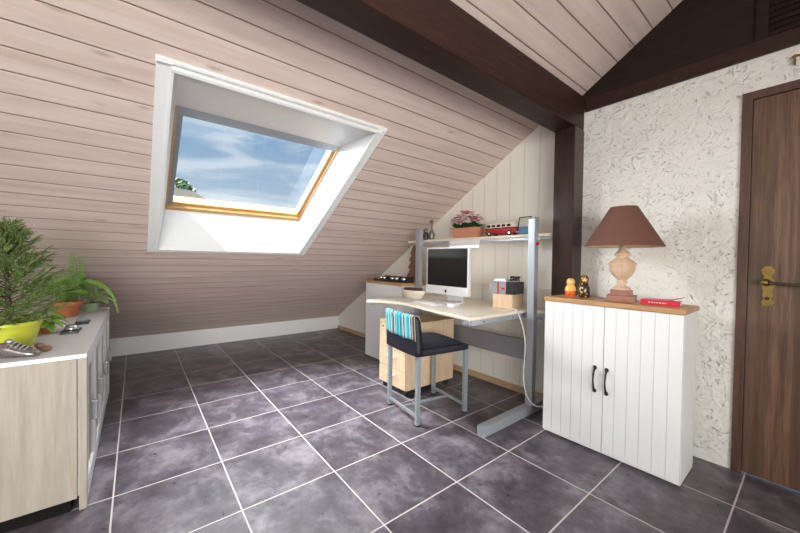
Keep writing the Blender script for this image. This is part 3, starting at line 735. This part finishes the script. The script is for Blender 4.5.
fr = thing('photo_frame', 'small black framed picture leaning at the right end of the shelf', 'picture frame', (-1.487, 2.445, ZS), math.radians(-6))
TL = Matrix.Rotation(math.radians(-9), 4, 'X')
b = MB()
b.box(-.058, -.050, -.006, .006, .001, .150, .002, TL); b.box(.050, .058, -.006, .006, .001, .150, .002, TL); b.box(-.058, .058, -.006, .006, .001, .009, .002, TL); b.box(-.058, .058, -.006, .006, .142, .150, .002, TL); b.box(-.055, .055, .002, .005, .004, .147, 0, TL)
b.build('frame', 'black', fr, True)
b = MB(); b.box(-.050, .050, -.003, .0019, .009, .070, 0, TL); b.build('picture', 'bluepic', fr, True)
b = MB(); b.box(-.050, .050, -.003, .0019, .0702, .142, 0, TL); b.build('picture_top', 'creampic', fr, True)

f1 = thing('figurine', 'squat dark metal figurine at the left end of the shelf', 'figurine', (-2.665, 2.47, ZS))
b = MB(); b.lathe([(.032, 0), (.034, .006), (.024, .016), (.034, .04), (.036, .06), (.022, .085), (.014, .092)], (-2.665, 2.47, ZS), 20); b.build('body', 'slate', f1)
b = MB(); b.ball((-2.665, 2.47, ZS + .108), .024, 14); b.build('head', 'bronze', f1)
f2 = thing('figurine', 'taller dark figurine with a thin neck beside the squat one', 'figurine', (-2.575, 2.47, ZS))
b = MB(); b.lathe([(.034, 0), (.036, .006), (.02, .014), (.036, .045), (.038, .065), (.022, .095), (.011, .115), (.009, .165), (.011, .185)], (-2.575, 2.47, ZS), 20); b.build('body', 'bronze', f2)
b = MB(); b.ball((-2.570, 2.463, ZS + .197), .017, 12, (1.5, 1, .9)); b.tube([(-2.565, 2.465, ZS + .205), (-2.555, 2.465, ZS + .235)], [.004, .002], 8); b.build('head', 'brownstone', f2)

# ------------------------------------------------------------------ on the left cabinet
wt = MB(); P = [(.02, 0), (.02, .05)]
hw = [(.115, .06), (.055, .155), (.10, .165), (.045, .25), (.082, .26), (.035, .335), (.062, .345), (.0, .46)]
poly = [(-.02, 0), (.02, 0), (.02, .05), (.125, .055)] + hw[1:] + [(-x, z) for x, z in reversed(hw[1:-1])] + [(-.125, .055), (-.02, .05)]
wt.prism([(-2.87 + x * .95, .889 + z * .9) for x, z in poly], 2.47, 2.50, .004, axis='y'); wt.box(-2.945, -2.795, 2.445, 2.525, .8885, .903, .003)
solo(wt, 'wooden_tree', 'treewood', 'brown wooden fir tree cut-out standing behind the desk column', 'ornament', (-2.87, 2.485, .8885))
ct = thing('candle_tray', 'long low black tray with round pale cups on the left cabinet', 'tray', (-2.98, 2.24, .8885))
b = MB(); b.box(-3.26, -2.66, 2.19, 2.30, .8888, .906, .004); b.box(-3.13, -2.66, 2.25, 2.295, .906, .950, .006); b.build('tray', 'black', ct)
for x in (-3.13, -3.07, -2.92, -2.84, -2.72):
    b = MB(); b.lathe([(.016, 0), (.024, .012), (.025, .026), (.018, .036), (.015, .036)], (x, 2.215, .906), 18); b.build('cup', 'silver', ct)
b = MB(); b.tube([(-3.245, 2.215, .906), (-3.245, 2.215, .975)], .004, 8); b.build('rod', 'silver', ct)

# ------------------------------------------------------------------ drawer pedestal
pd = thing('drawer_pedestal', 'birch drawer pedestal on casters under the desk', 'drawers', (-2.25, 2.0, 0))
px0, px1, py0, py1 = -2.43, -2.066, 1.71, 2.28
b = MB(); b.box(px0, px1, py0 + .02, py1, .055, .582, .003); b.build('carcass', 'birchbox', pd)
b = MB(); b.box(px0 - .003, px1 + .003, py0 - .003, py1 + .003, .5825, .602, .003); b.build('top', 'birchbox', pd)
zz = [.058, .21, .362, .514, .580]
for i in range(4):
    b = MB(); b.box(px0 + .002, px1 - .002, py0, py0 + .0195, zz[i] + .002, zz[i + 1] - .003, .002); d = b.build('drawer', 'birchbox', pd)
    if i < 3:
        b = MB(); zc_ = zz[i + 1] - .045; xm = (px0 + px1) / 2
        b.tube(smooth_curve([(xm - .055, py0, zc_), (xm - .05, py0 - .022, zc_), (xm + .05, py0 - .022, zc_), (xm + .055, py0, zc_)], 4), .005, 8); b.build('handle', 'alu', d)
    else:
        b = MB(); b.lathe([(.008, 0), (.008, .004)], seg=14, M4=Matrix.Translation((px0 + .05, py0, .545)) @ Matrix.Rotation(PI / 2, 4, 'X')); b.build('lock', 'iron', d)
for x in (px0 + .04, px1 - .04):
    for y in (py0 + .045, py1 - .05):
        b = MB(); b.lathe([(.012, -.014), (.024, -.012), (.025, .0), (.024, .012), (.012, .014)], (0, 0, 0), 18, M4=Matrix.Translation((x, y, .0252)) @ Matrix.Rotation(PI / 2, 4, 'Y')); b.box(x - .016, x + .016, y - .016, y + .016, .045, .055, .002); b.build('caster', 'black', pd)

# ------------------------------------------------------------------ chair
CR = math.radians(-7.5)
chr_ = thing('chair', 'low-backed dark padded chair with grey-blue tube legs at the desk', 'chair', (-1.838, 1.735, 0), CR)
hw_, hd_ = .198, .212
for sx in (-1, 1):
    for sy in (-1, 1):
        b = MB(); x = sx * (hw_ - .004); y = sy * hd_
        b.hexa([(x - .014, y - .014, .004), (x + .014, y - .014, .004), (x + .014, y + .014, .004), (x - .014, y + .014, .004), (x - .015, y - .015, .478), (x + .015, y - .015, .478), (x + .015, y + .015, .478), (x - .015, y + .015, .478)], .003)
        lg = b.build('leg', 'chairmetal', chr_, True)
        b = MB(); b.box(x - .016, x + .016, y - .016, y + .016, 0, .008, .002); b.build('foot_cap', 'black', lg, True)
for y in (-hd_, hd_):
    b = MB(); b.box(-hw_ + .018, hw_ - .018, y - .009, y + .009, .048, .066, .003); b.build('stretcher', 'chairmetal', chr_, True)
b = MB(); b.box(-.009, .009, -hd_ + .01, hd_ - .01, .050, .064, .003); b.build('centre_stretcher', 'chairmetal', chr_, True)
b = MB(); b.box(-hw_ - .013, hw_ + .013, -hd_ - .012, hd_ + .018, .468, .512, .016); b.build('seat', 'leather', chr_, True)
# backrest: gently curved block
b = MB(); n = 10; secs = []
for i in range(9):
    q = i / 8; z = .475 + .268 * q; yb = -hd_ - .022 - .006 * q - .010 * q * q; th = .046 - .012 * q
    if q == 1: th *= .6
    f = []; bk_ = []
    for k in range(n + 1):
        u = -1 + 2 * k / n; x = u * (hw_ + .017); c = -.014 * (1 - u * u)
        f.append((x, yb + th + c, z)); bk_.append((x, yb + c, z))
    secs.append(f + bk_[::-1])
loft(b, secs); b.build('backrest', 'leather', chr_, True)
# quilted seat pad with tufts
b = MB(); b.box(-.165, .165, -.165, .205, .5125, .545, .014); sp = b.build('pad', 'navy', None)
pdob = thing('seat_cushion', 'dark navy tufted seat cushion on the padded chair', 'cushion', (-1.838, 1.735, .5125), CR)
bpy.data.objects.remove(sp)
b = MB(); N = 14; top = {}; 
for i in range(N + 1):
    for j in range(N + 1):
        u = -1 + 2 * i / N; v = -1 + 2 * j / N
        e = (1 - abs(u) ** 5) * (1 - abs(v) ** 5)
        tuft = sum(math.exp(-((u - a) ** 2 + (v - c) ** 2) / .02) for a in (-.45, .45) for c in (-.45, .45))
        top[i, j] = (u * .168, .01 + v * .18, .008 + .026 * e ** .5 - .011 * tuft)
V = {k: b.bm.verts.new(p) for k, p in top.items()}
W_ = {k: b.bm.verts.new((p[0], p[1], .0005)) for k, p in top.items()}
for i in range(N):
    for j in range(N):
        f = b.bm.faces.new((V[i, j], V[i + 1, j], V[i + 1, j + 1], V[i, j + 1])); f.smooth = True
        b.bm.faces.new((W_[i, j + 1], W_[i + 1, j + 1], W_[i + 1, j], W_[i, j]))
edge = [(i, 0) for i in range(N)] + [(N, j) for j in range(N)] + [(i, N) for i in range(N, 0, -1)] + [(0, j) for j in range(N, 0, -1)]
for k in range(len(edge)):
    a_, c_2 = edge[k], edge[(k + 1) % len(edge)]; b.bm.faces.new((W_[a_], W_[c_2], V[c_2], V[a_]))
bmesh.ops.recalc_face_normals(b.bm, faces=b.bm.faces); b.build('pad', 'navy', pdob, True)
for a in (-.45, .45):
    for c in (-.45, .45): b = MB(); b.ball((a * .168, .01 + c * .18, .0265), .008, 8, (1, 1, .4)); b.build('button', 'navy', pdob, True)
# striped towel over the backrest
tw = bpy.data.objects.new('t', None)
b = MB(); prof = []
for i in range(9):     # outside, from low to high
    q = .40 + .58 * i / 8; prof.append((-hd_ - .022 - .006 * q - .010 * q * q - .006, .475 + .268 * q))
prof += [(-hd_ - .036, .752), (-hd_ - .018, .754)]
for i in range(5):
    q = .98 - .22 * i / 4; prof.append((-hd_ - .022 - .006 * q - .010 * q * q + .046 - .012 * q + .006, .475 + .268 * q))
n = 24; rows = []; rnd = random.Random(8)
for (y, z) in prof:
    row = []
    for k in range(n + 1):
        u = -1 + 2 * k / n; x = u * .202; c = -.014 * (1 - min(1, abs(u)) ** 2); w = .0022 * math.sin(k * 1.3) + .0012 * math.sin(k * 2.9)
        row.append((x, y + c + w * (1 if y < -hd_ - .022 else -1) * .8, z + (.004 * math.sin(k * .7) if z < .60 else 0)))
    rows.append(row)
VV = [[b.bm.verts.new(p) for p in r] for r in rows]
for a_, c_2 in zip(VV, VV[1:]):
    for k in range(n):
        f = b.bm.faces.new((a_[k], a_[k + 1], c_2[k + 1], c_2[k])); f.smooth = True
bmesh.ops.recalc_face_normals(b.bm, faces=b.bm.faces)
o = b.build('towel', 'stripes', solid=.003); bpy.data.objects.remove(tw)
o.location = (-1.838, 1.735, 0); o.rotation_euler = (0, 0, CR); tag(o, 'turquoise, brown and white striped cloth draped over the chair back', 'cloth')

# ------------------------------------------------------------------ sideboard
SX0, SX1, SY0, SY1, SZ = -3.60, -2.0, -.62, -.192, .69
sb = thing('sideboard', 'long white sideboard with pale ash end and grey handles', 'sideboard', (-2.8, -.4, 0))
b = MB(); b.box(SX1 - .02, SX1, SY0, SY1 - .010, .055, SZ - .019, .002); b.build('end_panel', 'ash', sb)
b = MB(); b.box(SX0 + .02, SX1 - .021, SY0, SY1 - .004, .055, SZ - .019, .002); b.build('carcass', 'white', sb)
b = MB(); b.box(SX0 + .02, SX1, SY0, SY1 + .022, SZ - .0185, SZ, .003); b.build('top', 'white', sb)
b = MB(); b.box(SX0 + .03, SX1 - .012, SY0 + .02, SY1 - .03, 0.001, .0545); b.build('plinth', 'matblack', sb)
b = MB(); b.box(SX0 - .005, SX0 + .019, SY0, SY1 + .024, .0, SZ + .016, .002); b.build('far_panel', 'ash', sb)
b = MB(); b.box(SX1 - .028, SX1, SY1 - .0035, SY1 + .022, 0.0, SZ - .019, .002); b.build('front_upright', 'ash', sb)
nd = 4; wdt = (SX1 - .03 - (SX0 + .022)) / nd
for i in range(nd):
    xa = SX1 - .03 - (i + 1) * wdt + .002; xb = SX1 - .03 - i * wdt - .002
    b = MB()
    for q in ((xa, xa + .055, .012, SZ - .022), (xb - .055, xb, .012, SZ - .022)): b.box(q[0], q[1], SY1 + .001, SY1 + .021, q[2], q[3], .002)
    b.box(xa + .055, xb - .055, SY1 + .001, SY1 + .021, SZ - .08, SZ - .022, .002); b.box(xa + .055, xb - .055, SY1 + .001, SY1 + .021, .012, .09, .002)
    d = b.build('door', 'white', sb)
    b = MB(); b.box(xa + .053, xb - .053, SY1 + .001, SY1 + .008, .088, SZ - .078); b.build('inset_panel', 'ash', d)
    hx = -2.196 - .38 * i
    b = MB(); b.box(hx - .013, hx + .013, SY1 + .0215, SY1 + .046, .325, .415, .003); b.build('handle', 'handlegrey', d)

# ------------------------------------------------------------------ plants on the sideboard
rnd = random.Random(21)
cx, cy = -2.33, -.465
cn = thing('potted_conifer', 'bushy green conifer in a lime green pot on the sideboard', 'plant', (cx, cy, SZ))
b = MB(); b.lathe([(.075, .0005), (.080, .004), (.100, .070), (.108, .104), (.112, .106), (.112, .122), (.104, .122), (.100, .104), (.095, .095), (.001, .095)], (cx, cy, SZ), 48, cap=False); b.build('pot', 'lime', cn)
b = MB(); b.lathe([(.097, .0955), (.06, .104), (.001, .108)], (cx, cy, SZ), 32, cap=False); b.build('soil', 'soil', cn)
def tw_(p, z): pass
trunk = [(cx, cy, SZ + .10), (cx + .005, cy + .004, SZ + .20), (cx - .003, cy - .002, SZ + .34), (cx + .002, cy + .003, SZ + .48), (cx, cy, SZ + .585)]
b = MB(); b.tube(smooth_curve(trunk, 4), [.010 - .008 * i / 16 for i in range(17)], 8); b.build('trunk', 'bark', cn)
b = MB(); br = MB()
def needles(mb, p, d, L, n, size):
    """a twig with scale-like needles all round it"""
    p = Vector(p); d = Vector(d).normalized(); s = d.cross(Vector((0, 0, 1)))
    s = s.normalized() if s.length > .05 else Vector((1, 0, 0)); u = s.cross(d)
    for i in range(n):
        t = (i + .5) / n; c = p + d * (L * t) - Vector((0, 0, 1)) * (.12 * L * t * t)
        a = i * 2.4 + rnd.random(); o = math.cos(a) * s + math.sin(a) * u
        tip = c + (o * .75 + d * .85) * size * (1 - .45 * t); w = d.cross(o) * size * .15
        f = mb.bm.faces.new([mb.bm.verts.new(c - w), mb.bm.verts.new(c + w), mb.bm.verts.new(tip)])
for k in range(104):
    q = (k + .5) / 104; z = SZ + .115 + .455 * q ** .92
    R = .215 * (1 - q) ** .66 * (.6 + .4 * min(1, q * 5 + .35)) * rnd.uniform(.66, 1.18) + .03
    a = k * 2.39996 + rnd.uniform(-.3, .3); el = .30 + .72 * q + rnd.uniform(-.2, .22)
    d = Vector((math.cos(a) * math.cos(el), math.sin(a) * math.cos(el), math.sin(el))); p0 = Vector((cx, cy, z - .03))
    pts = [p0 + d * (R * t) + Vector((0, 0, -.10 * R * math.sin(t * 2.4) + .10 * R * t * t)) for t in (0, .35, .7, 1.)]
    br.tube(pts, [.0022, .0018, .0012, .0008], 5)
    nt = int(5 + R * 62)
    for j in range(nt):
        t = .15 + .85 * (j + .5) / nt; i0 = min(2, int(t * 3)); c = pts[i0].lerp(pts[i0 + 1], t * 3 - i0)
        side = (-1) ** j; yaw = a + side * rnd.uniform(.25, .8); e2 = el * .6 + rnd.uniform(-.35, .5)
        dd = Vector((math.cos(yaw) * math.cos(e2), math.sin(yaw) * math.cos(e2), math.sin(e2)))
        needles(b, c, dd, rnd.uniform(.040, .075) * (1.25 - .5 * t), 20, .0115)
    needles(b, pts[2], pts[3] - pts[2], (pts[3] - pts[2]).length + .03, 20, .0115)
br.build('branches', 'bark', cn); b.build('foliage', 'conifer', cn)

def frond(mb, stem, pts, w, n=26, droop=.25, stemr=.0022):
    cv = smooth_curve(pts, 8); stem.tube(cv, [stemr * (1 - .7 * i / len(cv)) for i in range(len(cv))], 5)
    m = len(cv) - 1
    for i in range(n):
        t = .10 + .89 * i / n; k = min(m - 1, int(t * m)); p = Vector(cv[k]).lerp(Vector(cv[k + 1]), t * m - k); d = (Vector(cv[k + 1]) - Vector(cv[k])).normalized()
        s = d.cross(Vector((0, 0, 1))); s = s.normalized() if s.length > .05 else Vector((0, 1, 0))
        L = w * math.sin(PI * min(.98, .12 + .86 * t)) ** .7
        for sg in (-1, 1):
            leaf(mb, p, s * sg + d * .40 + Vector((0, 0, -droop)), (.75, .15, 1), L, L * .11 + .0012, .12, .2, 3)
fx, fy = -3.31, -.385
fn = thing('potted_fern', 'green fern in a terracotta pot with one long arching frond', 'plant', (fx, fy, SZ))
b = MB(); b.lathe([(.058, .0005), (.060, .003), (.074, .075), (.080, .077), (.086, .108), (.079, .108), (.074, .095), (.001, .095)], (fx, fy, SZ), 40, cap=False); b.build('pot', 'terracotta', fn)
b = MB(); b.lathe([(.074, .0955), (.001, .101)], (fx, fy, SZ), 24, cap=False); b.build('soil', 'soil', fn)
b = MB(); st = MB()
z = SZ + .10
big = [(fx, fy, z), (fx + .02, fy + .05, z + .115), (fx + .03, fy + .12, z + .165), (fx + .04, fy + .20, z + .125), (fx + .045, fy + .255, z + .04), (fx + .05, fy + .285, z - .10)]
frond(b, st, big, .068, 25, .35)
frond(b, st, [(fx, fy, z), (fx + .08, fy + .03, z + .13), (fx + .19, fy + .07, z + .25), (fx + .29, fy + .06, z + .345)], .055, 26, .1)
for k in range(30):
    a = k * 2.4; R = rnd.uniform(.08, .165); h_ = rnd.uniform(.06, .20)
    frond(b, st, [(fx, fy, z), (fx + .4 * R * math.cos(a), fy + .4 * R * math.sin(a), z + h_ * .8), (fx + .8 * R * math.cos(a), fy + .8 * R * math.sin(a), z + h_), (fx + R * 1.1 * math.cos(a), fy + R * 1.1 * math.sin(a), z + h_ * .75)], .046, 13, .25)
st.build('stems', 'stem', fn); b.build('fronds', 'fern', fn)
gx, gy = -3.49, -.275
gp = thing('trailing_plant', 'grey-green feathery plant behind the terracotta pot', 'plant', (gx, gy, SZ))
b = MB(); b.lathe([(.038, .0005), (.050, .06), (.052, .07), (.046, .07), (.001, .062)], (gx, gy, SZ), 28, cap=False); b.build('pot', 'sage', gp)
b = MB(); st = MB(); z = SZ + .06
for k in range(18):
    a = k * 2.4 + .5; R = rnd.uniform(.07, .125); h_ = rnd.uniform(.05, .13)
    frond(b, st, [(gx, gy, z), (gx + .4 * R * math.cos(a), gy + .4 * R * math.sin(a), z + h_), (gx + R * math.cos(a), gy + R * math.sin(a), z + h_ * .8), (gx + R * 1.25 * math.cos(a), gy + R * 1.25 * math.sin(a), z + h_ * .2)], .032, 18, .4)
st.build('stems', 'stem', gp); b.build('fronds', 'fernpale', gp)
lx, ly = -2.66, -.40
lf = thing('leafy_plant', 'low bright green leafy plant between the two larger pots', 'plant', (lx, ly, SZ))
b = MB(); b.lathe([(.032, .0005), (.042, .045), (.044, .05), (.038, .05), (.001, .045)], (lx, ly, SZ), 24, cap=False); b.build('pot', 'terracotta', lf)
b = MB(); st = MB()
for k in range(30):
    a = k * 2.4; R = .012 + .066 * math.sqrt(k / 30); zz_ = SZ + .03 + .075 * (1 - k / 31) + rnd.uniform(0, .02); c = (lx + R * .75 * math.cos(a), ly + R * .75 * math.sin(a), zz_)
    st.tube([(lx, ly, SZ + .042), c], .0015, 5)
    leaf(b, c, (math.cos(a), math.sin(a), .25 - .8 * k / 30), (0, 0, 1), rnd.uniform(.045, .065), rnd.uniform(.017, .024), .25, .3)
st.build('stems', 'stem', lf); b.build('leaves', 'bright', lf)

# ornaments
so = thing('shoe_ornament', 'small tarnished silver shoe ornament in front of the lime pot', 'ornament', (-2.085, -.395, SZ), math.radians(68))
b = MB(); secs = []
for x, hw2, hz, zb in ((-.075, .012, .022, .004), (-.068, .020, .034, .002), (-.045, .026, .040, 0), (-.015, .026, .040, 0), (.015, .028, .030, 0), (.045, .028, .022, 0), (.068, .020, .017, 0), (.078, .008, .010, .003)):
    secs.append([(x, hw2 * math.cos(t), zb + .0006 + hz * .8 + hz * .8 * math.sin(t)) for t in [2 * PI * i / 14 for i in range(14)]])
loft(b, secs); b.build('shoe', 'bronze', so, True)
b = MB()
for i in range(4): b.tube([(-.002 + i * .014, -.020, .052 - i * .006), (-.002 + i * .014, 0, .064 - i * .007), (-.002 + i * .014, .020, .052 - i * .006)], .0035, 6)
b.ball((-.02, 0, .070), .012, 10, (1.3, 1, .8)); b.build('laces', 'silver', so, True)
bo = MB(); bo.lathe([(.010, 0), (.020, .006), (.022, .014), (.014, .022), (.001, .024)], (-2.155, -.318, SZ + .0005), 20); bo.tube(smooth_curve([(-2.165, -.34, SZ + .012), (-2.17, -.352, SZ + .03), (-2.16, -.335, SZ + .034), (-2.155, -.32, SZ + .022)], 4), .006, 8)
solo(bo, 'brown_ornament', 'brownstone', 'little brown ornament right behind the silver shoe', 'ornament', (-2.155, -.33, SZ + .0005))
so2 = thing('candle_holder', 'glass candle holder on a dark slate coaster, nearer of two', 'candle holder', (-2.62, -.285, SZ))
b = MB(); b.box(-2.70, -2.55, -.325, -.25, SZ + .0005, SZ + .009, .002); b.build('coaster', 'slate', so2)
b = MB(); b.lathe([(.030, .009), (.034, .014), (.026, .030), (.020, .036), (.012, .038)], (-2.64, -.288, SZ), 22); b.build('cup', 'silver', so2)
so3 = thing('candle_holder', 'grey candle holder on a slate coaster beside the fern pot, farther of two', 'candle holder', (-2.93, -.27, SZ))
b = MB(); b.box(-3.0, -2.86, -.30, -.235, SZ + .0005, SZ + .009, .002); b.build('coaster', 'slate', so3)
b = MB(); b.lathe([(.026, .009), (.030, .016), (.024, .034), (.020, .036)], (-2.93, -.27, SZ), 20); b.build('cup', 'greyplastic', so3)

# ------------------------------------------------------------------ daylight and added fill lights
w = bpy.data.worlds.new('sky'); sc.world = w; w.use_nodes = True; t = NT(w); bg = t.n['Background']
co = t.add('ShaderNodeTexCoord').outputs['Generated']; s = t.sep(co)
mp = t.add('ShaderNodeMapping'); t.l.new(co, mp.inputs[0]); mp.inputs['Scale'].default_value = (2.4, 2.4, 11.); mp.inputs['Rotation'].default_value = (.18, .1, .3)
n1 = t.noise(mp.outputs[0], 1.5, 6, .55, .6)
cl = t.maprange(n1, .40, .62, 0, 1, True)
lowc = t.maprange(s[2], .05, .33, .55, 0.)
sky = t.ramp(t.maprange(s[2], 0, .7), [(0, (.40, .52, .66)), (.45, (.20, .34, .52)), (1, (.55, .66, .80))])
c = t.mix(t.math('ADD', t.math('MULTIPLY', cl, .75), lowc, clamp=True), sky, (.60, .67, .74))
t.l.new(c, bg.inputs[0])
# unseen upper sky brightened to light the room, clear blue lower down
t.l.new(t.maprange(s[2], .36, .62, .55, 1.5, True), bg.inputs[1])

def sun(name, d, e, ang, col):
    l = bpy.data.lights.new(name, 'SUN'); l.energy = e; l.angle = ang; l.color = col
    o = bpy.data.objects.new(name, l); COL.objects.link(o); o.rotation_euler = Vector(d).to_track_quat('-Z', 'Y').to_euler(); return o
sun('sun', (-1, .52, -1.1), 4.0, math.radians(.6), (1, .95, .86))
sun('skylight_fill', (1.95, 1.63, -.62), 6.0, math.radians(34), (.97, .98, 1.))  # unseen soft source, added to push light through the skylight towards the lamp
sun('overhead_fill', (.55, .35, -1.76), 17.0, math.radians(60), (.97, .98, 1.))  # unseen soft source, added to brighten the floor below the skylight
l = bpy.data.lights.new('back_window_fill', 'AREA'); l.shape = 'RECTANGLE'; l.size = 2.7; l.size_y = 1.35; l.energy = 22; l.color = (1, .95, .88)  # fill lamp added outside the unseen back window
o = bpy.data.objects.new('back_window_fill', l); COL.objects.link(o); o.location = ((WX0 + WX1) / 2, YB - .16, (WZ0 + WZ1) / 2); o.rotation_euler = (math.radians(90), 0, 0)

l = bpy.data.lights.new('side_window_fill', 'AREA'); l.shape = 'RECTANGLE'; l.size = 2.7; l.size_y = 1.6; l.spread = math.radians(104); l.energy = 46; l.color = (1, .95, .88)  # fill lamp added on the right to lift the sloping ceiling
o = bpy.data.objects.new('side_window_fill', l); COL.objects.link(o); o.location = (XR + .14, (SY0_ + SY1_) / 2, (SZ0_ + SZ1_) / 2); o.rotation_euler = Vector((-1, .22, -.10)).to_track_quat('-Z', 'Y').to_euler()
pl_ = bpy.data.lights.new('skylight_portal', 'AREA'); pl_.shape = 'RECTANGLE'; pl_.size = 1.1; pl_.size_y = 1.0; pl_.cycles.is_portal = True
o = bpy.data.objects.new('skylight_portal', pl_); COL.objects.link(o); o.location = sl(-2.643, .713, .345)
xa = Vector((0, 1, 0)); za = Vector((-SN, 0, CS)); ya = za.cross(xa); o.rotation_euler = Matrix((xa, ya, za)).transposed().to_euler()

# ------------------------------------------------------------------ camera
f, yaw, pitch, roll, hh = 332.417622, .8996195652, -.0173376907, .0154126637, 1.1210762
F = Vector((-math.sin(yaw) * math.cos(pitch), math.cos(yaw) * math.cos(pitch), math.sin(pitch)))
r0 = Vector((math.cos(yaw), math.sin(yaw), 0)); u0 = r0.cross(F)
c, s = math.cos(roll), math.sin(roll); r = c * r0 + s * u0; u = -s * r0 + c * u0
cam = bpy.data.cameras.new('camera'); co = bpy.data.objects.new('camera', cam); COL.objects.link(co)
cam.sensor_fit = 'HORIZONTAL'; cam.sensor_width = 36; cam.lens = 36 * f / 800; cam.clip_start = .02
m4 = Matrix((r, u, -F)).transposed().to_4x4(); m4.translation = (0, 0, hh); co.matrix_world = m4
sc.camera = co

for o in list(bpy.data.objects):
    if '_o' in o: del o['_o']
for m in bpy.data.materials:
    if '_' in m: del m['_']
vs = sc.view_settings; sc.display_settings.display_device = 'sRGB'
vs.view_transform = 'Standard'; vs.look = 'None'; vs.gamma = 1; vs.exposure = 1.2; vs.use_curve_mapping = False
cy = sc.cycles; cy.use_denoising = True; cy.max_bounces = 10; cy.diffuse_bounces = 6; cy.transparent_max_bounces = 12; cy.sample_clamp_indirect = 8
